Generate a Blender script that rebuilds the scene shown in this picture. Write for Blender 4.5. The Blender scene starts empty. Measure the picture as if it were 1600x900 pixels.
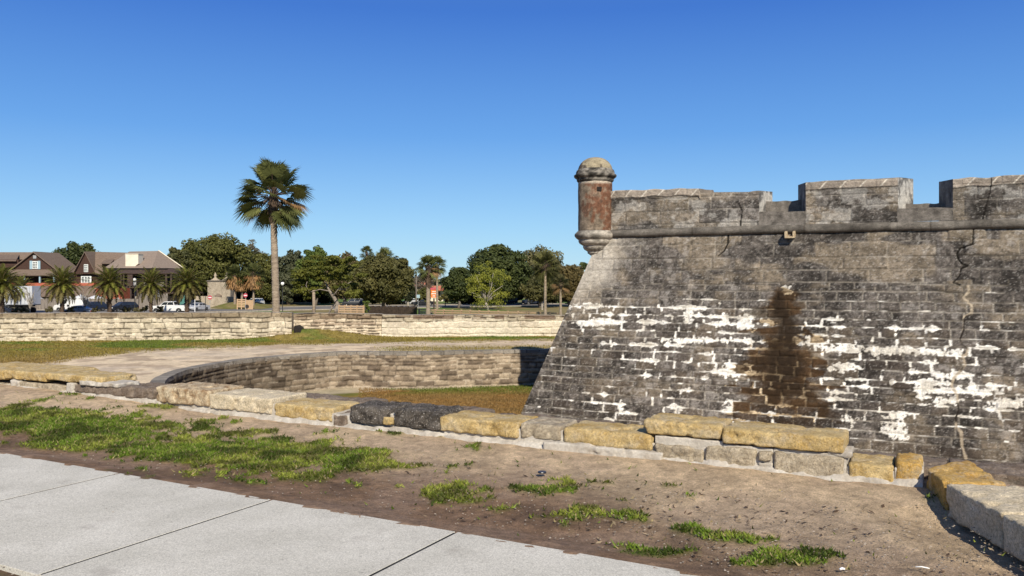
SKY_AIR, SKY_DUST, SKY_OZ, SKY_SAT, SKY_HUE, SKY_STR, SUN, EXPO = 1.0, .0, 2.0, 1.2, .5, .07, 5.0, .3
SKY_TINT = (.80, .95, 1.10, 1)
import bpy, math, random
import numpy as np
from mathutils import Vector, noise as mnoise
random.seed(7)
R = math.radians
F = 1280.0; VH = 435.0; H = 1.65          # focal length in photo pixels, horizon row, eye height
ZC = -1.9                                  # covered way level
ZM = -3.6                                  # moat floor level
ZF = -4.1                                  # street level
scene = bpy.context.scene
col = scene.collection

def at(u, v, Y):
    return Vector(((u-800)/F*Y, Y, H-(v-VH)/F*Y))
def gp(u, v, z=0.0):
    Y = (H-z)*F/(v-VH)
    return ((u-800)/F*Y, Y)
def proj(X, Y, Z):
    Yc = np.maximum(Y, .1)
    return 800+F*X/Yc, VH-F*(Z-H)/Yc
def sstep(a, b, x):
    t = np.clip((x-a)/(b-a), 0, 1)
    return t*t*(3-2*t)

# ---------- numpy value noise
_tab = np.random.RandomState(11).rand(512, 512)
def vn(x, y, s=0):
    x = np.asarray(x, float)+s*17.31+1000; y = np.asarray(y, float)+s*9.77+1000
    xi = np.floor(x).astype(int); yi = np.floor(y).astype(int)
    fx = x-xi; fy = y-yi
    fx = fx*fx*(3-2*fx); fy = fy*fy*(3-2*fy)
    a = _tab[xi % 512, yi % 512]; b = _tab[(xi+1) % 512, yi % 512]
    c = _tab[xi % 512, (yi+1) % 512]; d = _tab[(xi+1) % 512, (yi+1) % 512]
    return (a*(1-fx)+b*fx)*(1-fy)+(c*(1-fx)+d*fx)*fy
def fbm(x, y, s=0, o=4):
    r = 0; a = .5; t = 0
    for k in range(o):
        r = r+a*vn(np.asarray(x)*2**k, np.asarray(y)*2**k, s+k*3); t += a; a *= .5
    return r/t

def mix(a, b, t):
    t = np.asarray(t)[..., None]
    return np.asarray(a)*(1-t)+np.asarray(b)*t

# ---------- objects
def tag(o, label=None, cat=None, group=None, kind=None):
    if label: o['label'] = label
    if cat: o['category'] = cat
    if group: o['group'] = group
    if kind: o['kind'] = kind
    return o
def empty(name, loc, label, cat, group=None, rz=0):
    o = bpy.data.objects.new(name, None); col.objects.link(o)
    o.location = loc; o.rotation_euler = (0, 0, rz); o.empty_display_size = .2
    return tag(o, label, cat, group)
def link_mesh(name, me, mat, parent=None):
    o = bpy.data.objects.new(name, me); col.objects.link(o)
    if mat: me.materials.append(mat)
    if parent: o.parent = parent
    return o
def np_mesh(name, V, Fc, mat, parent=None, colr=None, smooth=False, world=False):
    """V (n,3), Fc (m,k) arrays. world: V given in world space, parent unrotated"""
    V = np.asarray(V, np.float64).copy(); Fc = np.asarray(Fc, np.int32)
    if parent and world: V -= np.array(parent_loc(parent))
    me = bpy.data.meshes.new(name)
    m, k = Fc.shape
    me.vertices.add(len(V)); me.vertices.foreach_set('co', V.astype(np.float32).ravel())
    me.loops.add(m*k); me.loops.foreach_set('vertex_index', Fc.ravel())
    me.polygons.add(m); me.polygons.foreach_set('loop_start', np.arange(0, m*k, k, dtype=np.int32))
    me.update(calc_edges=True)
    me.polygons.foreach_set('use_smooth', np.full(m, smooth))
    if colr is not None:
        c = np.ones((len(V), 4), np.float32); c[:, :3] = np.clip(colr, 0, 1)
        at_ = me.color_attributes.new('col', 'FLOAT_COLOR', 'POINT')
        at_.data.foreach_set('color', c.ravel())
    return link_mesh(name, me, mat, parent)
def parent_loc(p):
    l = Vector(p.location)
    while p.parent: p = p.parent; l += Vector(p.location)
    return l

class MB:
    """polygon collector"""
    def __init__(s): s.v = []; s.f = []
    def add(s, vs, fs):
        n = len(s.v); s.v += [tuple(p) for p in vs]; s.f += [tuple(i+n for i in f) for f in fs]; return s
    def box(s, x0, x1, y0, y1, z0, z1):
        return s.add([(x0,y0,z0),(x1,y0,z0),(x1,y1,z0),(x0,y1,z0),(x0,y0,z1),(x1,y0,z1),(x1,y1,z1),(x0,y1,z1)],
            [(0,3,2,1),(4,5,6,7),(0,1,5,4),(1,2,6,5),(2,3,7,6),(3,0,4,7)])
    def hexa(s, b, t):
        return s.add(list(b)+list(t), [(0,3,2,1),(4,5,6,7),(0,1,5,4),(1,2,6,5),(2,3,7,6),(3,0,4,7)])
    def prism(s, pts, y0, y1):      # polygon in xz, extruded along y (pts counterclockwise seen from -y)
        n = len(pts)
        vs = [(x, y0, z) for x, z in pts]+[(x, y1, z) for x, z in pts]
        fs = [tuple(range(n)), tuple(range(2*n-1, n-1, -1))]+[((i+1) % n, i, i+n, (i+1) % n+n) for i in range(n)]
        return s.add(vs, fs)
    def prismx(s, pts, x0, x1):     # polygon in yz, extruded along x
        n = len(pts)
        vs = [(x0, y, z) for y, z in pts]+[(x1, y, z) for y, z in pts]
        fs = [tuple(range(n-1, -1, -1)), tuple(range(n, 2*n))]+[(i, (i+1) % n, (i+1) % n+n, i+n) for i in range(n)]
        return s.add(vs, fs)
    def tube(s, pts, rs, n=8, cap=True):
        pts = [Vector(p) for p in pts]; rings = []
        for i, p in enumerate(pts):
            d = (pts[min(i+1, len(pts)-1)]-pts[max(i-1, 0)]).normalized()
            a = d.cross(Vector((0, 0, 1)) if abs(d.z) < .9 else Vector((1, 0, 0))).normalized(); b = d.cross(a)
            r = rs[i] if hasattr(rs, '__len__') else rs
            rings.append([p+(a*math.cos(2*math.pi*k/n)+b*math.sin(2*math.pi*k/n))*r for k in range(n)])
        vs = [q for r_ in rings for q in r_]
        fs = [(i*n+k, i*n+(k+1) % n, (i+1)*n+(k+1) % n, (i+1)*n+k) for i in range(len(pts)-1) for k in range(n)]
        if cap: fs += [tuple(range(n-1, -1, -1)), tuple(range((len(pts)-1)*n, len(pts)*n))]
        return s.add(vs, fs)
    def lathe(s, prof, c=(0, 0, 0), n=20):
        vs = []; fs = []
        for r, z in prof:
            for k in range(n):
                a = 2*math.pi*k/n; vs.append((c[0]+r*math.cos(a), c[1]+r*math.sin(a), c[2]+z))
        for i in range(len(prof)-1):
            for k in range(n): fs.append((i*n+k, i*n+(k+1) % n, (i+1)*n+(k+1) % n, (i+1)*n+k))
        fs += [tuple(range(n-1, -1, -1)), tuple(range((len(prof)-1)*n, len(prof)*n))]
        return s.add(vs, fs)
    def build(s, name, mat, parent=None, world=False, smooth=False, bevel=0):
        off = parent_loc(parent) if (parent and world) else Vector((0, 0, 0))
        me = bpy.data.meshes.new(name)
        me.from_pydata([tuple(Vector(p)-off) for p in s.v], [], s.f); me.update()
        if smooth: me.polygons.foreach_set('use_smooth', [True]*len(me.polygons))
        o = link_mesh(name, me, mat, parent)
        if bevel:
            b = o.modifiers.new('bevel', 'BEVEL'); b.width = bevel; b.segments = 2; b.limit_method = 'ANGLE'
        return o

# ---------- materials
def newmat(name):
    m = bpy.data.materials.new(name); m.use_nodes = True
    nt = m.node_tree; b = nt.nodes['Principled BSDF']; return m, nt, b
def N(nt, t, **kw):
    n = nt.nodes.new(t)
    for k, v in kw.items(): setattr(n, k, v)
    return n
def ramp(nt, src, stops):
    r = N(nt, 'ShaderNodeValToRGB'); nt.links.new(src, r.inputs[0])
    e = r.color_ramp.elements
    while len(e) < len(stops): e.new(.5)
    for i, (p, c) in enumerate(stops):
        e[i].position = p; e[i].color = (c, c, c, 1) if not hasattr(c, '__len__') else (*c, 1)
    return r.outputs[0]
def mul(nt, a, b, mode='MULTIPLY', fac=1.0):
    m = N(nt, 'ShaderNodeMix', data_type='RGBA', blend_type=mode)
    if hasattr(fac, 'links'): nt.links.new(fac, m.inputs[0])
    else: m.inputs[0].default_value = fac
    for s, i in ((a, 6), (b, 7)):
        if hasattr(s, 'links'): nt.links.new(s, m.inputs[i])
        else: m.inputs[i].default_value = (*s, 1)
    return m.outputs[2]
def noise(nt, scale, detail=6, rough=.6, vec=None, stretch=None):
    tc = N(nt, 'ShaderNodeTexCoord'); n = N(nt, 'ShaderNodeTexNoise')
    v = tc.outputs['Object']
    if stretch:
        mp = N(nt, 'ShaderNodeMapping'); mp.inputs['Scale'].default_value = stretch
        nt.links.new(v, mp.inputs[0]); v = mp.outputs[0]
    nt.links.new(v, n.inputs['Vector'])
    n.inputs['Scale'].default_value = scale; n.inputs['Detail'].default_value = detail; n.inputs['Roughness'].default_value = rough
    return n.outputs['Fac']
def bump(nt, b, h, strength, dist):
    bp = N(nt, 'ShaderNodeBump'); bp.inputs['Strength'].default_value = strength; bp.inputs['Distance'].default_value = dist
    nt.links.new(h, bp.inputs['Height']); nt.links.new(bp.outputs[0], b.inputs['Normal']); return bp
def mat_attr(name, s1=6, s2=40, lo=.6, hi=1.4, bdist=.02, bstr=.6, rough=.92, speck=None, stretch=None):
    """colour comes from the mesh's own stone / soil colours, broken up by two noises"""
    m, nt, b = newmat(name)
    a = N(nt, 'ShaderNodeAttribute', attribute_name='col').outputs['Color']
    n1 = noise(nt, s1, 8, .7, stretch=stretch); n2 = noise(nt, s2, 6, .75, stretch=stretch)
    c = mul(nt, a, ramp(nt, n1, [(.3, lo), (.7, hi)]))
    c = mul(nt, c, ramp(nt, n2, [(.32, lo), (.68, hi)]))
    if speck:
        n3 = noise(nt, speck[0], 2, .5)
        c = mul(nt, c, speck[2], 'MIX', ramp(nt, n3, [(speck[1], 0), (speck[1]+.05, 1)]))
    nt.links.new(c, b.inputs['Base Color']); b.inputs['Roughness'].default_value = rough
    b.inputs['Specular IOR Level'].default_value = .15
    bump(nt, b, n2, bstr, bdist)
    return m
def mat_noise(name, c0, c1, scale=5, rough=.8, s2=None, lo=.75, hi=1.25, bstr=0, bdist=.01, metal=0, stretch=None, spec=.3, p0=.35, p1=.65, emit=None):
    m, nt, b = newmat(name)
    c = ramp(nt, noise(nt, scale, 6, .65, stretch=stretch), [(p0, c0), (p1, c1)])
    if s2:
        n2 = noise(nt, s2, 5, .7, stretch=stretch); c = mul(nt, c, ramp(nt, n2, [(.3, lo), (.7, hi)]))
        if bstr: bump(nt, b, n2, bstr, bdist)
    nt.links.new(c, b.inputs['Base Color']); b.inputs['Roughness'].default_value = rough
    b.inputs['Metallic'].default_value = metal; b.inputs['Specular IOR Level'].default_value = spec
    return m
def mat_leaf(name, trans=.25, rough=.6):
    m, nt, b = newmat(name)
    a = N(nt, 'ShaderNodeAttribute', attribute_name='col').outputs['Color']
    nt.links.new(a, b.inputs['Base Color']); b.inputs['Roughness'].default_value = rough
    b.inputs['Specular IOR Level'].default_value = .25
    t = N(nt, 'ShaderNodeBsdfTranslucent'); nt.links.new(a, t.inputs[0])
    mx = N(nt, 'ShaderNodeMixShader'); mx.inputs[0].default_value = trans
    nt.links.new(b.outputs[0], mx.inputs[1]); nt.links.new(t.outputs[0], mx.inputs[2])
    nt.links.new(mx.outputs[0], nt.nodes['Material Output'].inputs[0])
    return m
def mat_shingle(name, c0, c1, course=.25):
    m, nt, b = newmat(name)
    c = ramp(nt, noise(nt, 3, 6, .7, stretch=(1, 1, 3)), [(.3, c0), (.7, c1)])
    tc = N(nt, 'ShaderNodeTexCoord'); sp = N(nt, 'ShaderNodeSeparateXYZ'); nt.links.new(tc.outputs['Object'], sp.inputs[0])
    d = N(nt, 'ShaderNodeMath', operation='DIVIDE'); nt.links.new(sp.outputs['Z'], d.inputs[0]); d.inputs[1].default_value = course
    fr = N(nt, 'ShaderNodeMath', operation='FRACT'); nt.links.new(d.outputs[0], fr.inputs[0])
    c = mul(nt, c, ramp(nt, fr.outputs[0], [(0, .6), (.18, 1.05)]))
    nt.links.new(c, b.inputs['Base Color']); b.inputs['Roughness'].default_value = .9
    b.inputs['Specular IOR Level'].default_value = .1
    return m
M = {}
M['fort'] = mat_attr('coquina_fort', 6, 26, .62, 1.38, .03, .9, stretch=(1, 1, 1.6))
M['field'] = mat_attr('coquina_rubble', 5, 16, .74, 1.26, .03, .7, stretch=(1, 1, 1.3))
M['soil'] = mat_attr('soil', 14, 75, .66, 1.34, .03, 1.0)
M['soilfar'] = mat_attr('soil_far', .8, 6, .78, 1.22, .02, .6)
M['leaf'] = mat_leaf('leaves')
M['grass'] = mat_leaf('grass_blades', .3)
def block_mat(name, c0, c1, pit=(.45, .36, .24), s=9, bd=.02, lo=.5, hi=1.45, pale=(.50, .42, .30)):
    m, nt, b = newmat(name)
    c = ramp(nt, noise(nt, s*.6, 6, .6), [(.35, c0), (.65, c1)])
    n2 = noise(nt, 42, 4, .85); n3 = noise(nt, 62, 2, .6)
    c = mul(nt, c, pale, 'MIX', ramp(nt, noise(nt, 5, 5, .7), [(.50, 0), (.66, .65)]))
    c = mul(nt, c, ramp(nt, n2, [(.3, lo), (.7, hi)]))
    c = mul(nt, c, pit, 'MIX', ramp(nt, n3, [(.60, 0), (.68, .8)]))
    c = mul(nt, c, (.09, .06, .035), 'MIX', ramp(nt, noise(nt, 75, 3, .6), [(.60, 0), (.70, .7)]))
    nt.links.new(c, b.inputs['Base Color']); b.inputs['Roughness'].default_value = .95
    b.inputs['Specular IOR Level'].default_value = .12
    bump(nt, b, n2, .9, bd)
    return m
M['b_yellow'] = block_mat('yellow_coquina', (.40, .27, .10), (.56, .43, .22))
M['b_orange'] = block_mat('orange_coquina', (.42, .24, .06), (.55, .36, .12))
M['b_tan'] = block_mat('tan_coquina', (.27, .17, .09), (.60, .49, .33), s=22)
M['b_beige'] = block_mat('beige_coquina', (.52, .43, .29), (.68, .58, .42))
M['b_grey'] = block_mat('grey_coquina', (.27, .22, .155), (.46, .39, .29), s=18)
M['b_dark'] = block_mat('black_coquina', (.035, .03, .026), (.15, .13, .11), pit=(.5, .46, .42), s=24, bd=.035, pale=(.20, .175, .15))
M['b_brown'] = block_mat('brown_coquina', (.13, .095, .07), (.24, .19, .15), pit=(.3, .25, .2), s=14, pale=(.26, .21, .16))
M['mortar'] = mat_noise('lime_mortar', (.34, .30, .25), (.50, .46, .40), 6, .95, 40, .8, 1.2, .8, .01, spec=.1)
M['concrete'] = mat_noise('pavement_concrete', (.455, .43, .37), (.55, .52, .455), 1.6, .9, 120, .6, 1.4, .5, .003, spec=.2)
M['white'] = mat_noise('white_paint', (.56, .56, .56), (.66, .66, .65), 2, .35, spec=.5)
M['trailer'] = mat_noise('trailer_white', (.42, .44, .48), (.52, .53, .55), 1, .5)
M['blue_grey'] = mat_noise('blue_grey_paint', (.16, .20, .28), (.20, .24, .32), 2, .25, spec=.6)
M['black_paint'] = mat_noise('black_paint', (.008, .009, .012), (.018, .019, .024), 2, .3, spec=.5)
M['navy_paint'] = mat_noise('navy_paint', (.012, .016, .03), (.02, .026, .045), 2, .3, spec=.5)
M['silver'] = mat_noise('silver_paint', (.35, .36, .38), (.45, .46, .48), 2, .3, spec=.6)
M['glass'] = mat_noise('dark_glass', (.012, .015, .018), (.03, .035, .04), 1, .08, spec=.8)
M['tyre'] = mat_noise('rubber', (.012, .012, .012), (.03, .03, .03), 8, .9)
M['rim'] = mat_noise('alloy', (.4, .4, .4), (.55, .55, .55), 5, .35, metal=.8)
M['chrome'] = mat_noise('chrome', (.3, .3, .3), (.5, .5, .5), 5, .2, metal=.9)
M['lamp'] = mat_noise('lamp_glass', (.75, .75, .72), (.85, .85, .82), 4, .3)
M['red_light'] = mat_noise('tail_light', (.3, .01, .01), (.4, .02, .02), 4, .3)
M['iron'] = mat_noise('black_iron', (.015, .015, .015), (.04, .04, .04), 5, .6)
M['galv'] = mat_noise('galvanised', (.3, .31, .31), (.42, .43, .43), 6, .5, metal=.3)
M['roof'] = mat_shingle('roof_shingle', (.115, .08, .06), (.21, .16, .125), .3)
M['roof2'] = mat_shingle('pale_roof_shingle', (.17, .13, .105), (.27, .215, .175), .3)
M['brownwall'] = mat_shingle('brown_shingle_wall', (.04, .022, .018), (.08, .048, .038), .35)
M['trim'] = mat_noise('dark_trim', (.04, .025, .02), (.075, .05, .04), 4, .7)
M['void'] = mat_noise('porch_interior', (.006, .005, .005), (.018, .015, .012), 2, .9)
M['coral'] = mat_noise('coral_paint', (.33, .085, .05), (.42, .125, .075), 2, .7)
M['shutter'] = mat_noise('blue_shutter', (.25, .36, .42), (.32, .43, .48), 4, .6)
M['winw'] = mat_noise('white_window', (.55, .58, .55), (.75, .76, .72), 2.2, .4, p0=.45, p1=.55)
M['cream'] = mat_noise('cream_stucco', (.62, .55, .43), (.72, .65, .52), 1, .85)
M['greywood'] = mat_noise('weathered_boards', (.13, .11, .095), (.27, .235, .20), 1.5, .9, 12, .7, 1.3, stretch=(6, 6, .6))
M['rail'] = mat_noise('cedar_rail', (.38, .25, .14), (.52, .36, .22), 3, .85, 18, .8, 1.2, stretch=(1, 1, 6))
M['bark'] = mat_noise('grey_bark', (.10, .085, .07), (.20, .17, .14), 3, .95, 14, .7, 1.3, stretch=(1, 1, .3))
M['palebark'] = mat_noise('pale_bark', (.22, .19, .155), (.36, .32, .265), 3, .9, 14, .8, 1.2)
M['palmbark'] = mat_noise('palm_bark', (.19, .145, .105), (.34, .27, .20), 2.5, .95, 9, .62, 1.35, .9, .03, stretch=(1, 1, 3.2))
M['boots'] = mat_noise('palm_boots', (.05, .035, .025), (.12, .08, .055), 4, .95, 14, .6, 1.4)
M['teal'] = mat_noise('teal_paint', (.05, .16, .14), (.08, .21, .19), 3, .6)
M['red'] = mat_noise('sign_red', (.38, .05, .07), (.45, .09, .11), 4, .5)
M['signblue'] = mat_noise('sign_blue', (.05, .13, .42), (.08, .17, .5), 4, .5)
M['signorange'] = mat_noise('sign_orange', (.62, .14, .02), (.7, .2, .03), 4, .5)
M['signwhite'] = mat_noise('sign_white', (.75, .75, .75), (.82, .82, .82), 4, .5)
M['asphalt'] = mat_noise('road_asphalt', (.13, .12, .115), (.19, .18, .17), .3, .9, 3, .85, 1.15)
M['hole'] = mat_noise('dark_recess', (.01, .008, .007), (.03, .024, .02), 6, .95)
M['terracotta'] = mat_noise('terracotta_tiles', (.42, .13, .07), (.5, .19, .11), 3, .8)
# ---------- masonry patterns on fine wall sheets
def masonry(S, T, hs, lmin, lmax, seed, warp=.03):
    """distance to the nearest joint (m) and two random numbers per stone"""
    S = S+warp*2*(fbm(S*1.3, T*1.3, seed, 3)-.5)*2; T = T+warp*2*(fbm(S*1.1, T*1.7, seed+5, 3)-.5)
    rs = np.random.RandomState(seed)
    global DV, DH, CI
    CI = np.zeros(S.shape)
    ci = 0
    DV = np.full(S.shape, 9.); DH = np.full(S.shape, 9.)
    md = np.full(S.shape, 9.); r1 = np.zeros(S.shape); r2 = np.zeros(S.shape)
    t = T.min()-.3; smin = S.min()-2; smax = S.max()+2
    while t < T.max()+.3:
        h = rs.choice(hs); sel = (T >= t) & (T < t+h)
        js = [smin-rs.rand()*lmax]
        while js[-1] < smax: js.append(js[-1]+rs.uniform(lmin, lmax))
        js = np.array(js)
        if sel.any():
            s = S[sel]; k = np.searchsorted(js, s)-1
            ra = rs.rand(len(js)); rb = rs.rand(len(js))
            dv = np.minimum(T[sel]-t, t+h-T[sel])
            dh = np.minimum(s-js[k], js[k+1]-s)
            # some courses merge two stones high or have the stone split
            CI[sel] = ci+(T[sel]-t > h/2); DV[sel] = dv; DH[sel] = dh; md[sel] = np.minimum(dv, dh); r1[sel] = ra[k]; r2[sel] = rb[k]
        t += h; ci += 1
    return md, r1, r2
def sheet(name, P0, P1, S, T, mat, parent, colr, disp, ndir, smooth=True):
    """P0,P1: (n,3) bottom and top lines; S (n), T(m) in 0..1"""
    n = len(P0); m = len(T)
    V = P0[:, None, :]*(1-T[None, :, None])+P1[:, None, :]*T[None, :, None]
    V = V+ndir[:, None, :]*disp[..., None]
    idx = np.arange(n*m).reshape(n, m)
    Fc = np.stack([idx[:-1, :-1], idx[1:, :-1], idx[1:, 1:], idx[:-1, 1:]], -1).reshape(-1, 4)
    return np_mesh(name, V.reshape(-1, 3), Fc, mat, parent, colr.reshape(-1, 3), smooth, world=True)
def resample(pts, step):
    P = np.array(pts, float); d = np.r_[0, np.cumsum(np.linalg.norm(np.diff(P, axis=0), axis=1))]
    n = max(2, int(d[-1]/step)+1); s = np.linspace(0, d[-1], n)
    return np.stack([np.interp(s, d, P[:, k]) for k in range(P.shape[1])], 1), s
def smooth_curve(pts, it=3):
    P = [np.array(p, float) for p in pts]
    for _ in range(it):
        Q = [P[0]]
        for a, b in zip(P[:-1], P[1:]): Q += [a*.75+b*.25, a*.25+b*.75]
        Q.append(P[-1]); P = Q
    return np.array(P)

# ================= THE FORT =================
A_ = Vector((.9, -.435, 0)).normalized()             # along the big face, to the right
IN = Vector((-A_.y, A_.x, 0))                         # into the fort
SAL = R(75)
B_ = Vector((A_.x*math.cos(SAL)-A_.y*math.sin(SAL), A_.x*math.sin(SAL)+A_.y*math.cos(SAL), 0))   # hidden left face
IN2 = Vector((B_.y, -B_.x, 0))
# cordon level corner at photo (937,371); find base corner from silhouette (812,650)
YC = 31.0
C1 = at(937, 371, YC); ZCOR = C1.z
HS = ZCOR-ZM
# plan shift for unit batter on both faces
den = IN.x*IN2.y-IN.y*IN2.x
def shift(b):
    return Vector(((b*IN2.y-b*IN.y)/den, (IN.x*b-IN2.x*b)/den, 0))
best = None
for k in range(100, 400):
    b = k/1000
    sh = shift(b*HS); c0 = C1-sh; c0.z = ZM
    # where does the edge cross v=650
    for t in (np.linspace(0, .4, 81)):
        p = c0.lerp(C1, t); u, v = 800+F*p.x/p.y, VH-F*(p.z-H)/p.y
        if abs(v-650) < 2.5:
            e = abs(u-812)
            if best is None or e < best[0]: best = (e, b, c0)
BAT = best[1]; C0 = best[2].copy()
EXT = 1.4; C0 = C0-(C1-C0)*(EXT/HS); HS = HS+EXT; ZB = ZM-EXT
print('fort batter', BAT, 'base corner', C0, 'cordon', C1, 'err', best[0])

fort = empty('stone_fort', (C1.x, C1.y, ZB), 'massive dark weathered coquina stone fort bastion with peeling white plaster and domed corner turret', 'fort')
LW = 27.0
ns = int(19.5/.026); nt_ = int(math.hypot(HS, BAT*HS)/.026)
s_ = np.r_[np.linspace(0, 19.5, ns), np.linspace(19.6, LW, 60)]
t_ = np.linspace(0, 1, nt_)
P0 = np.array([tuple(C0+A_*s) for s in s_]); P1 = np.array([tuple(C1+A_*s) for s in s_])
Sg, Tg = np.meshgrid(s_, t_*HS, indexing='ij')
Sg = Sg + (Tg/HS)*(C1-C0).dot(A_)*1.0
Pw = P0[:, None, :]*(1-t_[None, :, None])+P1[:, None, :]*t_[None, :, None]
U, Vv = proj(Pw[..., 0], Pw[..., 1], Pw[..., 2])
def blend_masonry(S, T, U, Vv):
    a = masonry(S, T, [.25, .28, .3, .22], .45, .85, 3, .035)
    global DVa, DHa, CIa, R1a
    DVa, DHa, CIa, R1a = DV, DH, CI, a[1]
    b = masonry(S, T, [.46, .42, .24, .5, .3], .6, 1.6, 8, .03)
    w = Vv < 445+8*np.sin(S*.7)
    return [np.where(w, y, x) for x, y in zip(a, b)]
md, r1, r2 = blend_masonry(Sg, Tg, U, Vv)
def fort_colour(S, T, U, Vv, md, r1, r2, lower=True):
    big = fbm(S*.45, T*.45, 21, 4); med = fbm(S*1.6, T*2.4, 22, 4); fine = fbm(S*9, T*11, 23, 3); fin2 = fbm(S*5, T*5, 29, 4)
    fx = fbm(S*20, T*24, 24, 2)
    tone = .068+.035*(r1-.5)*sstep(400, 520, Vv)+.10*(big-.5)+.12*(med-.5)+.10*(fine-.5)+.09*(fx-.5)
    tone = np.clip(tone, .025, .5)
    c = tone[..., None]*np.array([1.10, .95, .83])
    # tan, less weathered stones (mostly upper courses)
    tanm = sstep(.52, .68, fbm(S*.9, T*1.5, 31, 3)+.25*(r2-.5)+.10*sstep(470, 400, Vv))
    c = mix(c, (np.array([.30, .24, .17])[None, None, :]*(.35+.8*med+.4*(fine-.3))[..., None]), tanm*.55)
    # dark brown-black stones, more of them low down
    dk = sstep(.60, .9, r2+.35*(med-.5))*sstep(430, 560, Vv)
    c = mix(c, np.array([.055, .042, .034]), dk*.6)
    # pale lichen mottling
    li = sstep(.60, .72, fin2+.25*(big-.5))*(.4+.6*sstep(.4, .6, big))
    c = mix(c, np.array([.33, .30, .27]), li*.42)
    sp = sstep(.68, .76, fbm(S*24, T*24, 41, 2))
    c = mix(c, np.array([.48, .45, .41]), sp*.32)
    dsp = sstep(.36, .28, fbm(S*12, T*15, 47, 3))
    c = mix(c, np.array([.03, .025, .02]), dsp*.5)
    # joints
    jw = .012+.016*med
    up = sstep(480, 400, Vv)
    jm = sstep(jw+.016, jw-.004, md)*sstep(.36, .55, fbm(S*1.1, T*1.3, 51, 3)+.12-.22*up)
    c = mix(c, np.array([.30, .265, .22]), jm*.5)
    dj = sstep(.022, .004, md)*sstep(.52, .42, fbm(S*1.0, T*1.2, 52, 3))
    c = mix(c, np.array([.03, .025, .02]), dj*.7)
    return c, med, fine, big, jm, dj
c, med, fine, big, jm, dj = fort_colour(Sg, Tg, U, Vv, md, r1, r2)
# lighter cream corner under the turret
cc = sstep(1.9, .1, Sg-(C1-C0).dot(A_)+.0*Tg+ (0))*0
edge = P0[:, None, 0]*0+s_[:, None]+0*Tg
cm = sstep(1.7, .1, edge+.9*(fbm(Sg*1.5, Tg*1.5, 61, 4)-.5)*2)*sstep(500, 430, Vv)
c = mix(c, np.array([.50, .45, .38]), cm*.75)
# white plaster remnants that cling along the joints
reg = sstep(462, 490, Vv+10*np.sin(Sg*2.1))*(1-.35*sstep(610, 690, Vv))
blobs = [(1040,500,60,40),(1110,520,60,40),(1160,500,50,30),(1190,575,60,35),(1270,530,60,45),(1360,545,110,30),(1480,555,90,30),(1560,600,70,40),(1450,605,60,25),
         (920,490,45,22),(930,510,50,18),(1140,580,40,25),(1300,520,40,22),(1530,545,80,12),(1400,672,40,24),(1150,640,24,22),(970,640,30,26),(1380,655,50,20),(1330,640,60,20),
         (1420,560,110,30),(1060,545,120,50),(1560,640,40,30),(1030,625,50,30),(1000,505,70,20),(1080,490,20,18),(1460,540,100,14),(1370,520,60,14),(1200,560,100,60),(1240,600,120,60),(1350,600,60,30)]
bf = np.zeros(Sg.shape)
for (bu, bv, ru, rv) in blobs:
    bf = np.maximum(bf, np.exp(-(((U-bu)/ru)**2+((Vv-bv)/rv)**2)))
wn = fbm(Sg*.8, Tg*1.5, 71, 3); wf = fbm(Sg*3.4, Tg*4.2, 72, 4); wf2 = fbm(Sg*14, Tg*14, 73, 3)
# every bed joint keeps its own run of plaster, thick here and gone there
run = vn(Sg*1.35+CIa*37.7, CIa*5.3, 74)*.5+vn(Sg*4.6+CIa*11.3, CIa*7.1, 76)*.5
Wb = reg*np.clip((run-.645+.22*bf+.5*(wn-.5))*3.6, 0, 1.25)
thick = (.010*(Wb > .05)+.090*Wb**1.2)*(.15+1.3*wf2+.9*(wf-.5))
hrun = vn(np.floor(Sg*1.7)+CIa*3.3, CIa*9.1, 78)
wm = np.maximum(sstep(.005, -.003, DVa-thick), sstep(.005, -.003, DHa-.04*(.3+1.2*wf2)*(hrun > .5)*(Wb+.3*bf > .2)))*(reg > .05)
solid = np.zeros(Sg.shape)
for (bu, bv, ru, rv) in [(1402,674,17,13),(1138,636,8,14),(1168,504,14,11),(1146,578,15,10),(1270,535,24,8),(1320,546,28,5),(1388,548,30,6),(1462,550,44,5),(1195,505,12,5),(1077,492,6,11),(1133,500,5,11),(1090,532,52,4),(1530,610,38,9),(1575,630,32,7),(1480,627,22,8),(920,478,24,4),(935,505,30,4),(1440,605,10,10),(1320,575,22,6),(1490,588,28,4),(1228,452,8,6),(968,638,5,11),(1330,655,14,5),(1400,650,20,4),(1060,640,8,8)]:
    d = ((U-bu)/ru)**2+((Vv-bv)/rv)**2
    solid = np.maximum(solid, sstep(.06, -.06, (d-1)*.35+(wf-.5)*1.5+(wf2-.5)*1.3))
wm = np.clip(np.maximum(wm, solid), 0, 1)
wcol = mix(np.full(Sg.shape+(3,), 1.)*np.array([.74, .71, .65]), np.array([.56, .52, .45]), sstep(.5, .7, fbm(Sg*2, Tg*2, 77, 3)))
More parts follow.
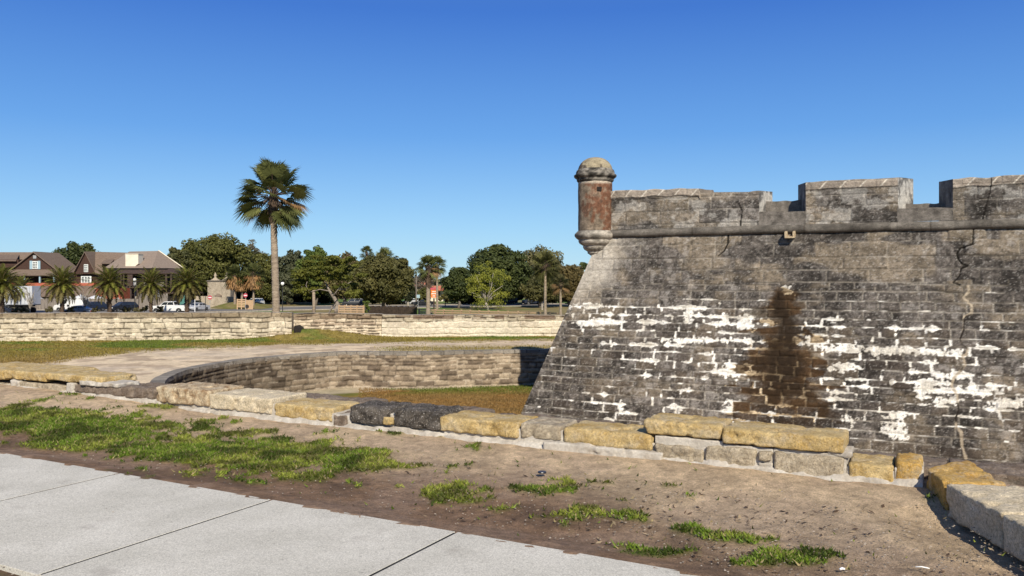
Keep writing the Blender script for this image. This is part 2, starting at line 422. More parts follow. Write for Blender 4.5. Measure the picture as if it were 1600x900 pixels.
# rusty brown water stain below the spout
hb = 44*(fbm(Sg*1.1, Tg*5.5, 81, 3)-.5)*2*sstep(440, 520, Vv)+40*(R1a-.5)*sstep(500, 530, Vv)
lb = np.interp(Vv, [436, 455, 480, 512, 520, 570, 620, 680], [1222, 1208, 1203, 1196, 1182, 1166, 1156, 1150])
rb = np.interp(Vv, [436, 455, 480, 512, 520, 570, 620, 680], [1230, 1244, 1250, 1256, 1268, 1276, 1280, 1290])
st = sstep(-9, 7, U-lb+hb)*sstep(-9, 7, rb+hb-U)*sstep(434, 458, Vv+hb*.3)*(1-.40*sstep(580, 670, Vv))*(.45+.9*sstep(.3, .6, fbm(Sg*1.4, Tg*3, 84, 4)))
st = np.clip(st*(.62+.75*sstep(.2, .7, R1a))*(1-.45*sstep(.45, 1.05, np.abs(U-1224)/np.maximum(rb-lb, 20)*2)*sstep(.40, .58, fbm(Sg*1.2, Tg*5, 86, 3))), 0, 1)
core = sstep(1.1, .2, np.abs(U-1224+6*np.sin(Vv*.07))/(9+.20*np.clip(Vv-440, 0, 200))+.5*(fbm(Sg*4, Tg*1.2, 88, 3)-.5))*sstep(440, 470, Vv)*sstep(640, 560, Vv)
c = mix(c, np.array([.060, .032, .013])*1.0, st*.92)
c = mix(c, np.array([.022, .014, .008]), np.clip(core*.95*(.5+.9*med)+st*.55*sstep(.55, .45, med), 0, .92))
wm2 = wm*(1-.85*st*sstep(.30, .5, wf+.12))*(1-core*.85)
c = mix(c, wcol, wm2)
c = np.where((st > .3)[..., None] & (wm > .3)[..., None], c*np.array([.85, .70, .50]), c)
# foot of the wall is darker
ft = sstep(690, 725, Vv+8*wf-.045*(U-1200))
c = mix(c, np.array([.07, .055, .045]), ft*.6)
# cracks
def polyd(pts):
    best = np.full(U.shape, 1e3)
    for (a, b), (a2, b2) in zip(pts[:-1], pts[1:]):
        L = (a2-a)**2+(b2-b)**2; t = np.clip(((U-a)*(a2-a)+(Vv-b)*(b2-b))/L, 0, 1)
        best = np.minimum(best, np.hypot(U-a-t*(a2-a), Vv-b-t*(b2-b)))
    return best
wob = 3*(wf-.5)
dc = polyd([(1521,358),(1520,382),(1500,388),(1495,396),(1497,404),(1503,412),(1512,415),(1501,420),(1500,430),(1489,442),(1500,445)])+wob*.5
crack = sstep(1.5, .8, dc)
dl = polyd([(1513,447),(1514,456),(1505,465),(1518,477),(1518,490),(1507,495),(1506,515),(1500,530),(1503,538),(1512,545),(1510,555),(1504,556),(1508,570),(1498,583),(1490,590),(1487,603),(1495,617),(1498,640),(1493,655),(1494,668),(1502,675),(1503,697),(1509,716)])+wob
seam = sstep(2.6, 1.5, dl)*sstep(.34, .46, fbm(Sg*1.5, Tg*1.5, 87, 3))
c = mix(c, np.array([.40, .33, .24])*1.0, seam*.85)
c = mix(c, np.array([.02, .015, .012]), sstep(1.6, .8, dl)*sstep(.44, .38, fbm(Sg*1.5, Tg*1.5, 87, 3)))
c = mix(c, np.array([.012, .01, .008]), crack)
dk2 = sstep(1.4, .7, polyd([(1138,362),(1137,380),(1132,392),(1122,400)])+wob*.4)
c = mix(c, np.array([.012, .01, .008]), dk2)
disp = np.minimum(md, .05)*.55*(.5+r1)+.03*(med-.5)+.02*(fine-.5)+.04*(r2-.5)*(md > .012)
disp = disp+wm2*.012-crack*.05-dk2*.05
nrm = np.cross(P1[0]-P0[0], np.array(A_)); nrm = nrm/np.linalg.norm(nrm)
if nrm[1] > 0: nrm = -nrm
ND = np.repeat(nrm[None, :], len(s_), 0)
edgefade = sstep(0, .12, s_)[:, None]
sheet('scarp', P0, P1, s_, t_, M['fort'], fort, c, disp*edgefade, ND)

# hidden left face, back and top of the bastion as a solid body
mb = MB()
L2 = 24
a0, a1 = C0+B_*0, C1+B_*0
b0 = C0+B_*L2; b1 = C1+B_*L2
e0 = C0+A_*LW; e1 = C1+A_*LW
mb.add([C0, b0, b1, C1], [(0, 3, 2, 1)])
mb.add([e0, b0, b1, e1], [(0, 1, 2, 3)])
mb.add([C1+Vector((0,0,.02)), e1+Vector((0,0,.02)), b1+Vector((0,0,.02))], [(0, 1, 2)])
mb.build('bastion_core', mat_noise('fort_plain', (.12, .105, .09), (.24, .21, .18), 1.5, .95, 9, .6, 1.4, .6, .03), fort, world=True)

# cordon (rounded string course)
def along(u):      # distance along the cordon line that shows at photo column u
    k = (u-800)/F; return (k*C1.y-C1.x)/(A_.x-k*A_.y)
nq = 60; prof = []
for k in range(11):
    a = math.pi*(-.5+k/10); prof.append((.16*math.cos(a)+.02, .13+.15*math.sin(a)))
def strip_along(name, prof, s0, s1, step, matl, seed, colfn, base=C1, adir=A_, indir=IN, jit=.012):
    ss = np.arange(s0, s1, step); pr = np.array(prof)
    V = np.array(base)[None, None, :]+np.array(adir)[None, None, :]*ss[:, None, None]-np.array(indir)[None, None, :]*pr[None, :, 0, None]+np.array([0, 0, 1.])[None, None, :]*pr[None, :, 1, None]
    Sx = np.repeat(ss[:, None], len(pr), 1); Ty = np.repeat(np.cumsum(np.r_[0, np.hypot(*np.diff(pr, axis=0).T)])[None, :], len(ss), 0)
    n = fbm(Sx*4, Ty*6, seed, 3)-.5
    V = V-np.array(indir)[None, None, :]*(n*jit*2)[..., None]; V[..., 2] += (fbm(Sx*.7, Ty*0, seed+2, 2)-.5)*.05
    cl = colfn(Sx, Ty)
    idx = np.arange(V.shape[0]*V.shape[1]).reshape(V.shape[:2])
    Fc = np.stack([idx[:-1, :-1], idx[1:, :-1], idx[1:, 1:], idx[:-1, 1:]], -1).reshape(-1, 4)
    return np_mesh(name, V.reshape(-1, 3), Fc, matl, fort, cl.reshape(-1, 3), True, world=True)
def corcol(S, T):
    k = np.floor((S+100)/.95+.3*np.sin(np.floor(S)*7)); jd = np.abs(((S+100)/.95) % 1-.5)
    t = .13+.06*(vn(k, k*0, 5)-.5)*2+.14*(fbm(S*2.5, T*5, 6, 4)-.5)
    cl = t[..., None]*np.array([1.1, .97, .82]); return mix(cl, np.array([.05, .04, .03]), sstep(.485, .497, jd)*.7)
strip_along('cordon', prof, -.05, LW, .04, M['fort'], 91, corcol)
strip_along('cordon', prof, 0, 20, .3, M['fort'], 95, corcol, adir=B_, indir=IN2)

# parapet face, merlons and embrasures
def zat(u, v, s):   # height that shows at photo row v at distance s along the cordon line
    p = C1+A_*s; return H-(v-VH)/F*p.y
EMB = [(1186, 1259, 1207, 1247, 331, 318), (1403, 1489, 1427, 1467, 325, 322)]  # front L,R, back L,R, front sill, back sill
def back_s(u, d):   # s such that point at inward depth d shows at column u
    k = (u-800)/F; bx = C1.x+IN.x*d; by = C1.y+IN.y*d
    return (k*by-bx)/(A_.x-k*A_.y)
DP = 1.6
def top_profile(u):
    return np.interp(u, [940, 955, 962, 1092, 1094, 1150, 1190, 1206, 1246, 1252, 1262, 1290, 1340, 1425, 1466, 1475, 1500, 1540, 1600, 2200], [299, 299, 298, 294, 301, 301, 298, 297, 290, 287, 285, 282.5, 280, 277, 281, 279, 279, 277, 273, 240])
seg = []
fl = [along(e[0]) for e in EMB]; fr = [along(e[1]) for e in EMB]
zb = C1.z+.28
def merlon(sa, sb, ba, bb, seed, name='merlon'):
    """front s-range sa..sb, back s-range ba..bb; all six sides as fine sheets"""
    n = max(8, int((sb-sa)/.03)); ss = np.linspace(sa, sb, n)
    us = np.array([proj(*np.array(tuple(C1+A_*s)))[0] for s in ss])
    vt = top_profile(us)
    zt = np.array([zat(0, v, s) for v, s in zip(vt, ss)])+.05*(vn(ss*2.2, ss*0, seed)-.5)
    m = 70; tt = np.linspace(0, 1, m)
    Z = zb+(zt[:, None]-zb)*tt[None, :]; Sx = np.repeat(ss[:, None], m, 1)
    base = np.array(C1)
    X = base[0]+A_.x*Sx+IN.x*.05*tt[None, :]; Yy = base[1]+A_.y*Sx+IN.y*.05*tt[None, :]
    U, Vv = proj(X, Yy, Z)
    md, r1, r2 = masonry(Sx, Z, [.5, .45, .38], .7, 1.5, seed, .04)
    c, med, fine, big, jm, dj = fort_colour(Sx, Z, U, Vv, md, r1, r2)
    gy = sstep(.45, .65, fbm(Sx*1.5, Z*1.5, seed+3, 4)); c = mix(c, np.array([.30, .275, .25]), gy*.12)
    if seed != 101: pass
    # coping: light mortar ribbon and brick-like slabs just below the top
    dt = zt[:, None]-Z
    cop = sstep(.30, .24, dt+.06*(med-.5)); 
    sk = np.floor((Sx+.9*dt)/.62); jd = np.abs(((Sx+.9*dt)/.62) % 1-.5)
    cc_ = (.16+.16*vn(sk, sk*0, seed+9))[..., None]*np.array([1.15, .96, .78])
    cc_ = mix(cc_, np.array([.60, .54, .45]), np.clip(sstep(.44, .47, jd)+sstep(.24, .28, dt)*sstep(.32, .29, dt)+sstep(.04, .02, dt)*.4, 0, 1)*.85)
    lowcop = ((us > 1094) & (us < 1186))[:, None]
    c = mix(c, cc_, cop*np.where(lowcop, .25, .95))
    wht = sstep(.62, .68, fbm(Sx*2.3, Z*2.6, seed+13, 4)+.1*sstep(500, 300, Vv)-.02)*(1-cop)
    c = mix(c, np.array([.56, .53, .48]), wht*.28)
    # cracks of merlon 1 and 3
    for pts in ([(1155,318),(1160,330),(1157,352)], [(1550,275),(1547,300),(1540,325),(1535,345)]):
        bd = np.full(U.shape, 1e3)
        for (a, b), (a2, b2) in zip(pts[:-1], pts[1:]):
            L = (a2-a)**2+(b2-b)**2; t = np.clip(((U-a)*(a2-a)+(Vv-b)*(b2-b))/L, 0, 1)
            bd = np.minimum(bd, np.hypot(U-a-t*(a2-a), Vv-b-t*(b2-b)))
        c = mix(c, np.array([.015, .012, .01]), sstep(1.5, .9, bd+2*(med-.5)))
    disp = np.minimum(md, .05)*.4+.05*(med-.5)+.03*(fine-.5)+.05*cop*(~lowcop)
    V = np.stack([X-IN.x*disp, Yy-IN.y*disp, Z], -1)
    Vs = [V.reshape(-1, 3)]; Cs = [c.reshape(-1, 3)]; idx = np.arange(n*m).reshape(n, m)
    Fs = [np.stack([idx[:-1, :-1], idx[1:, :-1], idx[1:, 1:], idx[:-1, 1:]], -1).reshape(-1, 4)]
    off = n*m
    # top, sloping cap from front to back, and the two cheeks
    k = 14; dd = np.linspace(0, 1, k)
    bs = ba+(ss-sa)/(sb-sa)*(bb-ba)
    f = V[:, -1, :]; bk = np.stack([base[0]+A_.x*bs+IN.x*DP, base[1]+A_.y*bs+IN.y*DP, zt+.10], -1)
    Tm = f[:, None, :]*(1-dd[None, :, None])+bk[:, None, :]*dd[None, :, None]
    Tm[..., 2] += .05*(fbm(Tm[..., 0]*1.5, Tm[..., 1]*1.5, 7, 3)-.5)*sstep(0, .3, dd)[None, :]
    idx = off+np.arange(n*k).reshape(n, k)
    Vs.append(Tm.reshape(-1, 3)); Cs.append(np.tile(np.array([[.20, .165, .13]]), (n*k, 1))*(.6+.8*fbm(Tm[..., 0]*2, Tm[..., 1]*2, 8, 3)).reshape(-1, 1))
    Fs.append(np.stack([idx[:-1, :-1], idx[1:, :-1], idx[1:, 1:], idx[:-1, 1:]], -1).reshape(-1, 4)); off += n*k
    for side in (0, -1):
        q = 40; d2 = np.linspace(0, 1, q)
        fz = V[side]; g = Tm[side]     # front column (m) and top row (k)
        bx = bk[side]
        G = np.empty((q, m, 3))
        for j in range(m):
            tz = tt[j]
            pb = np.array([bx[0], bx[1], zb+(bx[2]-zb)*tz]); G[:, j, :] = fz[j][None, :]*(1-d2[:, None])+pb[None, :]*d2[:, None]
        wb = fbm(G[..., 2]*3+side*5, d2[:, None]*4+G[..., 2]*0, seed+20, 4)
        cG = (.10+.30*(wb-.3))[..., None]*np.array([1.05, .98, .9])
        if side == -1: cG = mix(cG, np.array([.50, .47, .42]), sstep(.42, .62, wb)*.9)  # right cheek: whitewash that also carries the sunlit tone in its colour
        idx = off+np.arange(q*m).reshape(q, m)
        Vs.append(G.reshape(-1, 3)); Cs.append(cG.reshape(-1, 3))
        Fs.append(np.stack([idx[:-1, :-1], idx[1:, :-1], idx[1:, 1:], idx[:-1, 1:]], -1).reshape(-1, 4)); off += q*m
    bq = np.array([[*bk[0][:2], zb], [*bk[-1][:2], zb], list(bk[-1]), list(bk[0])])
    Vs.append(bq); Cs.append(np.full((4, 3), .2)); Fs.append(np.array([[off, off+1, off+2, off+3]]))
    return np_mesh(name, np.concatenate(Vs), np.concatenate(Fs), M['fort'], fort, np.concatenate(Cs), False, world=True)
sA = .15
merlon(sA, fl[0], sA+.1, back_s(EMB[0][2], DP), 101)
merlon(fr[0], fl[1], back_s(EMB[0][3], DP), back_s(EMB[1][2], DP), 107)
merlon(fr[1], LW, back_s(EMB[1][3], DP), LW, 113)
# sills of the embrasures
for i, e in enumerate(EMB):
    mb = MB(); z0 = zat(0, e[4], fl[i]); z1 = zat(0, e[4], fr[i])
    pb0 = C1+A_*back_s(e[2]-6, DP)+IN*DP; pb1 = C1+A_*back_s(e[3]+6, DP)+IN*DP
    zbk = H-(e[5]-VH)/F*pb0.y
    f0 = C1+A_*(fl[i]-.02); f1 = C1+A_*(fr[i]+.02)
    n = 40; m = 26; q = 12
    ss = np.linspace(0, 1, n); V = []; 
    FR = np.array([tuple(f0.lerp(f1, t)) for t in ss]); BK = np.array([tuple(pb0.lerp(pb1, t)) for t in ss])
    zf = z0+(z1-z0)*ss+.05*(vn(ss*5, ss*0, 30+i)-.5); tt = np.linspace(0, 1, m)
    Vf = np.stack([np.repeat(FR[:, 0:1], m, 1), np.repeat(FR[:, 1:2], m, 1), zb+(zf[:, None]-zb)*tt[None, :]], -1)
    dd = np.linspace(0, 1, q)[1:]
    Bt = BK.copy(); Bt[:, 2] = zbk; Ft = FR.copy(); Ft[:, 2] = zf
    # a low step at the back that shows above the sill
    prof2 = [(.5, 0), (.52, 1), (1, 1)]
    cols = [Vf]
    for d, hgt in prof2:
        g = Ft*(1-d)+Bt*d; g[:, 2] = zf*(1-hgt)+(zbk+.04*(vn(ss*6, ss, 9)-.5))*hgt; cols.append(g[:, None, :])
    G = np.concatenate(cols, 1); Sx = ss[:, None]*2+0*G[..., 0]+i*9; 
    tone = .12+.22*(fbm(Sx*4, G[..., 2]*4, 40, 4)-.4)
    cG = tone[..., None]*np.array([1.08, .95, .82])
    idx = np.arange(G.shape[0]*G.shape[1]).reshape(G.shape[:2])
    Fc = np.stack([idx[:-1, :-1], idx[1:, :-1], idx[1:, 1:], idx[:-1, 1:]], -1).reshape(-1, 4)
    np_mesh('embrasure_sill', G.reshape(-1, 3), Fc, M['fort'], fort, cG.reshape(-1, 3), False, world=True)
# parapet on the hidden side
mb = MB(); q0 = C1+B_*2.0+IN2*.6+Vector((0,0,.28)); q1 = C1+B_*22+Vector((0,0,.28))
i2 = IN2*1.6; up = Vector((0, 0, .9))
mb.hexa([q0, q1, q1+i2, q0+i2], [q0+up, q1+up, q1+i2+up, q0+i2+up])
mb.build('side_parapet', bpy.data.materials['fort_plain'], fort, world=True)

# water spout
sp = along(1236); pz = zat(0, 362, sp)
base = C1+A_*sp; base = Vector((base.x, base.y, pz-.12)); tip = base-IN*.42+Vector((0, 0, -.06))
mb = MB()
for sgn in (-1, 1):
    o_ = A_*(.13*sgn)
    a = [base+o_-A_*.035, base+o_+A_*.035]; b = [tip+o_-A_*.035, tip+o_+A_*.035]
    h_ = Vector((0, 0, .16))
    mb.hexa([a[0], a[1], b[1], b[0]], [a[0]+h_, a[1]+h_, b[1]+h_, b[0]+h_])
h_ = Vector((0, 0, .06)); o_ = A_*.16
mb.hexa([base-o_-h_, base+o_-h_, tip+o_-h_, tip-o_-h_], [base-o_, base+o_, tip+o_, tip-o_])
mb.build('water_spout', M['b_tan'], fort, world=True, bevel=.01)

# corner turret
TY = C1.y+.1; TX = (930-800)/F*TY; k = TY/F
def tz(v): return H-(v-VH)*k
tur = bpy.data.objects.new('sentry_turret', None); col.objects.link(tur); tur.parent = fort
tur.location = Vector((TX, TY, tz(372)))-Vector(fort.location)
def lathe_np(name, prof, colfn, parent, n=96, sub=4, rough=.012, seed=0, matl=None):
    P, s = resample([(r*k, tz(v)) for r, v in prof], .03)
    th = np.linspace(0, 2*math.pi, n, endpoint=False)
    Rr = np.repeat(P[:, 0:1], n, 1); Zz = np.repeat(P[:, 1:2], n, 1); TH = np.repeat(th[None, :], len(P), 0)
    nz = fbm(np.cos(TH)*3+Zz*2, np.sin(TH)*3+Zz*1.5, seed, 4)-.5; Rr = np.maximum(Rr+nz*rough*3*(Rr > .03), .001)
    V = np.stack([TX+Rr*np.cos(TH), TY+Rr*np.sin(TH), Zz], -1)
    U, Vp = proj(V[..., 0], V[..., 1], V[..., 2]); cl = colfn(TH, Zz, U, Vp)
    idx = np.arange(len(P)*n).reshape(len(P), n); nx = np.roll(idx, -1, 1)
    Fc = np.stack([idx[:-1], nx[:-1], nx[1:], idx[1:]], -1).reshape(-1, 4)
    return np_mesh(name, V.reshape(-1, 3), Fc, matl or M['fort'], parent, cl.reshape(-1, 3), True, world=True)
def shaftcol(TH, Z, U, Vp):
    f = fbm(TH*2.2, Z*2.2, 201, 4); g = fbm(TH*6, Z*7, 202, 4)
    c = np.full(U.shape+(3,), 1.)*np.array([.165, .080, .048]); c = c*(.5+.9*g)[..., None]
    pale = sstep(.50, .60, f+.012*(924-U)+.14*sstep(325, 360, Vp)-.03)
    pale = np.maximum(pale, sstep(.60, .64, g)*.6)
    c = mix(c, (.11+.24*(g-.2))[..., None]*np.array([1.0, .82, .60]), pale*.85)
    c = mix(c, np.array([.5, .43, .34]), sstep(288, 284, Vp)*.8)
    c = mix(c, np.array([.08, .065, .05]), sstep(.44, .34, f)*.45)
    rows = np.abs((Z/.27) % 1-.5); c = mix(c, np.array([.35, .25, .18]), sstep(.46, .49, rows)*sstep(.5, .6, g)*.6)
    return c
def stonec(lo, hi, tint=(1.08, .96, .80), s=2.5, seed=210):
    def fn(TH, Z, U, Vp):
        g = fbm(TH*s, Z*s*2, seed, 4); return (lo+(hi-lo)*sstep(.3, .7, g))[..., None]*np.array(tint)
    return fn
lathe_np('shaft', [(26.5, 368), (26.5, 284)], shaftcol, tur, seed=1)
lathe_np('cornice', [(26, 286), (29, 283), (29, 280), (33, 277), (33.5, 274), (30, 272), (30, 269), (28.5, 266), (27, 265)], stonec(.035, .22, s=5), tur, seed=2, rough=.02)
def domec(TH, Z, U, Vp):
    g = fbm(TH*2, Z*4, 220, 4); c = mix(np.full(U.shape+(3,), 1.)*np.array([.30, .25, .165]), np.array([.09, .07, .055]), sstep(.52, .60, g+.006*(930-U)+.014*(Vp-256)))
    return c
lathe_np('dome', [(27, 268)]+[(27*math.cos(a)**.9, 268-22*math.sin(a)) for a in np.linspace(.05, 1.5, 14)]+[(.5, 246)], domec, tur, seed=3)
lathe_np('corbel', [(2, 403), (10, 397), (12, 396), (12, 393), (17, 390), (19, 387), (19, 384), (24, 381), (26, 378), (26, 375), (30, 372), (32, 369), (32, 366), (27, 361)], stonec(.14, .40, seed=230), tur, seed=4, rough=.015)
# loophole
th = math.atan2(-26.5*k, (937-930)*k); mb = MB(); p = at(937, 295, TY-26*k)
mb.box(p.x-.10, p.x+.07, p.y-.06, p.y+.1, p.z-.07, p.z+.07)
mb.build('loophole', M['hole'], tur, world=True)
# ================= MOAT WALL (counterscarp) =================
mpx = [(534,550),(600,551),(657,551),(755,548.5),(851,547)]
mc = [gp(u, v, ZC) for u, v in [(268.5,587.5),(285,580),(306,575.5),(360,565),(414,559),(468,555)]]+[gp(u, v, ZC) for u, v in mpx]
x0, y0 = mc[0]; xe, ye = mc[-1]; dx, dy = mc[-1][0]-mc[-3][0], mc[-1][1]-mc[-3][1]; L = math.hypot(dx, dy)
mcurve = [(x0+4.5, y0-9.5), (x0+2.3, y0-6), (x0+.75, y0-2.6), (x0+.1, y0-.8)]+mc+[(xe+dx/L*30, ye+dy/L*30)]
mcurve = smooth_curve(mcurve, 2)
MC, MS = resample(mcurve, .05)
tan = np.gradient(MC, axis=0); tan /= np.linalg.norm(tan, axis=1)[:, None]
mn = np.stack([tan[:, 1], -tan[:, 0]], 1)          # towards the moat (right of travel)
hW = ZC-ZM; mT = np.linspace(0, 1, 42)
P0 = np.c_[MC+mn*.12, np.full(len(MC), ZM-.03)]; P1 = np.c_[MC, np.full(len(MC), ZC+.02)]
Sg, Tg = np.meshgrid(MS, mT*hW, indexing='ij')
def field_colour(Sg, Tg, hs, l0, l1, seed, base, dark, light, joint, warp=.05, jd=.6):
    md, r1, r2 = masonry(Sg, Tg, hs, l0, l1, seed, warp)
    a = fbm(Sg*.5, Tg*1.0, seed+1, 4); b = fbm(Sg*3, Tg*3.6, seed+2, 4); g = fbm(Sg*8, Tg*11, seed+3, 3)
    c = np.full(Sg.shape+(3,), 1.)*np.array(base)
    c = mix(c, np.array(light), sstep(.5, .9, r1)*.6); c = mix(c, np.array(dark), sstep(.35, .1, r1+.4*(a-.5))*.75)
    c = c*(.55+.45*b+.45*g)[..., None]
    j = sstep(.035, .012, md)
    c = mix(c, np.array(joint), j*sstep(.42, .6, b)*.7)
    c = mix(c, np.array(dark)*.3, np.clip(sstep(.045, .018, DV)*sstep(.60, .42, b)+.9*sstep(.035, .012, DH)*sstep(.62, .48, a), 0, 1)*jd)
    d = np.minimum(md, .05)*(.6+1.2*r2)+.06*(b-.5)+.03*(g-.5)
    return c, d, md, r1, r2, a, b
c, d, md, r1, r2, a, b = field_colour(Sg, Tg, [.18, .24, .2, .14, .27], .35, .9, 33, (.24, .185, .13), (.10, .075, .055), (.36, .29, .21), (.46, .39, .30))
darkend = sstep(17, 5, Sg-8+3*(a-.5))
c = mix(c, c*.42, darkend)  # shade on the curved inner end, put into the stone colour
c = mix(c, np.array([.16, .135, .11])*.9, sstep(hW-.16, hW-.12, Tg)*.7)      # weathered coping course
c = mix(c, np.array([.36, .30, .22]), sstep(.12, .04, Tg)*.7)
moat_wall = empty('moat_wall', (MC[200][0], MC[200][1], ZM), 'brown rough coquina retaining wall curving round the sunken dry moat', 'wall')
ND = np.c_[mn, np.zeros(len(MC))]
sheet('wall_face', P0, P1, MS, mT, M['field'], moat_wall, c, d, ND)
# coping slabs on top of it
cw = .42; q = 7; dd = np.linspace(-.06, cw, q)
V = np.concatenate([np.c_[MC[:, 0:2]+mn*.07, np.full(len(MC), ZC-.13)][:, None, :]]+[np.c_[MC-mn*x, np.full(len(MC), ZC+.035)][:, None, :] for x in dd]+[np.c_[MC-mn*(cw+.02), np.full(len(MC), ZC-.1)][:, None, :]], 1)
V[..., 2] += .03*(fbm(MS*1.2, MS*0, 5, 2)[:, None]-.5)
k = np.floor(MS/.55+.35*np.sin(MS*.9)); jm_ = np.abs((MS/.55+.35*np.sin(MS*.9)) % 1-.5)
t = .14+.12*vn(k, k*0, 4); t = t*(1-.6*sstep(.46, .49, jm_))
c = np.repeat((t[:, None]*np.array([1.05, .93, .78]))[:, None, :], V.shape[1], 1)
idx = np.arange(V.shape[0]*V.shape[1]).reshape(V.shape[:2])
Fc = np.stack([idx[:-1, :-1], idx[1:, :-1], idx[1:, 1:], idx[:-1, 1:]], -1).reshape(-1, 4)
np_mesh('coping', V.reshape(-1, 3), Fc, M['field'], moat_wall, c.reshape(-1, 3), False, world=True)

# ================= OUTER WALL =================
def outer(name, px, ztops, seed, base, dark, light, joint, label, plaster=0, lite=0, back=.7, hs=[.24, .3, .18, .36], ll=(.5, 1.2)):
    pts = [gp(u, v, ZC) for u, v in px]
    P, S = resample(pts, .04); z1 = np.interp(S, np.linspace(0, S[-1], len(ztops)), ztops)
    z1 = z1+.05*(fbm(S*.8, S*0, seed, 3)-.5)+.035*(vn(np.floor(S/.8), S*0, seed+1)-.5)
    T = np.linspace(0, 1, 60)
    tn = np.gradient(P, axis=0); tn /= np.linalg.norm(tn, axis=1)[:, None]; n = np.stack([tn[:, 1], -tn[:, 0]], 1)
    Sg = np.repeat(S[:, None], 60, 1); Tg = (z1-ZC)[:, None]*T[None, :]
    c, d, md, r1, r2, a, b = field_colour(Sg, Tg, hs, ll[0], ll[1], seed, base, dark, light, joint, .07, .95)
    dt = (z1-ZC)[:, None]-Tg
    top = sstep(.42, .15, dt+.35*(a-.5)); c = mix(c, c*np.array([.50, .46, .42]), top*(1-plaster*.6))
    if plaster:
        pl = sstep(.40, .56, fbm(Sg*.9, Tg*1.6, seed+9, 4)+.2*sstep(.2, .5, dt)-.12*sstep(.85, 1., r1))
        c = mix(c, np.array([.60, .535, .42])*1.0, pl*plaster*sstep(.15, .32, dt))
        k = np.floor(Sg/.62); c = np.where((dt < .24)[..., None], mix(c, np.array([.13, .085, .06]), (vn(k, k*0+seed, 3) > .55)*.8), c)
    c = mix(c, np.array([.60, .52, .38]), sstep(.14, .05, Tg)*.6)
    if lite: c = c*1.0
    w = empty(name, (P[len(P)//2][0], P[len(P)//2][1], ZC), label, 'wall')
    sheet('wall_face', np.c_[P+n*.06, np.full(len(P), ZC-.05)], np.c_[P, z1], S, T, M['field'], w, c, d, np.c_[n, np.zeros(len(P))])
    V = np.stack([np.c_[P+n*.05, z1-.02], np.c_[P-n*.3, z1+.02], np.c_[P-n*back, z1], np.c_[P-n*back, z1-1.6]], 1)
    cc = (.14+.2*fbm(np.repeat(S[:, None], 4, 1)*2, V[..., 1], 3, 3))[..., None]*np.array([1.05, .93, .78])
    idx = np.arange(V.shape[0]*4).reshape(-1, 4); Fc = np.stack([idx[:-1, :-1], idx[1:, :-1], idx[1:, 1:], idx[:-1, 1:]], -1).reshape(-1, 4)
    np_mesh('wall_top', V.reshape(-1, 3), Fc, M['field'], w, cc.reshape(-1, 3), False, world=True)
    # end faces
    mb = MB()
    for e in (0, -1):
        p = P[e]; nn = n[e]; a_ = Vector((p[0]+nn[0]*.05, p[1]+nn[1]*.05, ZC-.05)); b_ = Vector((p[0]-nn[0]*back, p[1]-nn[1]*back, ZC-.05))
        mb.add([a_, b_, Vector((b_.x, b_.y, z1[e])), Vector((a_.x, a_.y, z1[e]))], [(0, 1, 2, 3)])
    mb.build('wall_end', M['b_tan'], w, world=True)
    return w, P, n, z1
zl = lambda u, v, Y: H-(v-VH)/F*Y
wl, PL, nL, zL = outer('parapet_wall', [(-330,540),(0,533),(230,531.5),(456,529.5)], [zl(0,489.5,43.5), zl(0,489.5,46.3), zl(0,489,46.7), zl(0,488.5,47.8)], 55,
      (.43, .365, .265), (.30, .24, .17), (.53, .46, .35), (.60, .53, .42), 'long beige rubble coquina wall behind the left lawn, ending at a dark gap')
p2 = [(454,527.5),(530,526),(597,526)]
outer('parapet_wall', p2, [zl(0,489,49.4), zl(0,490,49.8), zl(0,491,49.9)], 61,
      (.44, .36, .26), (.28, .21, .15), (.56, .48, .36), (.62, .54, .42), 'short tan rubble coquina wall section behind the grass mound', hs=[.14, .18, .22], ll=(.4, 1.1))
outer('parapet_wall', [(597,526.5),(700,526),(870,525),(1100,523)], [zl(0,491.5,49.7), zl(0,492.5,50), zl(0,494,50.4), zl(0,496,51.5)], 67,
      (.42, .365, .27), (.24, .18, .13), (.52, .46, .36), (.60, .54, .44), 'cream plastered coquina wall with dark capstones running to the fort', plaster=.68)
# dark hole by the gap
g = gp(463, 528, ZC); mb = MB(); pts = []
for (u, v) in [(459,526),(469,524),(469.5,519),(466,513),(461,509),(459,511)]: pts.append((at(u, v, 48.05).x, at(u, v, 48.05).z))
hole = MB().prism(pts, 48.05, 49.2).build('wall_drain', M['hole'])
tag(hole, 'dark black drain opening at the gap between the two beige walls', 'drain opening')

# ================= COVERED WAY GROUND =================
nC = 330; s_i = np.linspace(0, 1, nC)
si_ = np.unique(np.r_[np.linspace(0, 24, 520), np.linspace(24, MS[-1], 260)]); inner = np.stack([np.interp(si_, MS, MC[:, k]) for k in (0, 1)], 1); nC = len(inner)
ob = [(-18, 7), (-60, 8), (-60, 38), (-44, 45.2)]+[tuple(p) for p in PL[::40]]+[gp(461, 526.5, ZC), gp(530, 526, ZC), gp(596, 526, ZC), gp(700, 526, ZC), gp(870, 525, ZC), gp(1100, 523, ZC), (45, 56)]
OB = np.array(ob); 
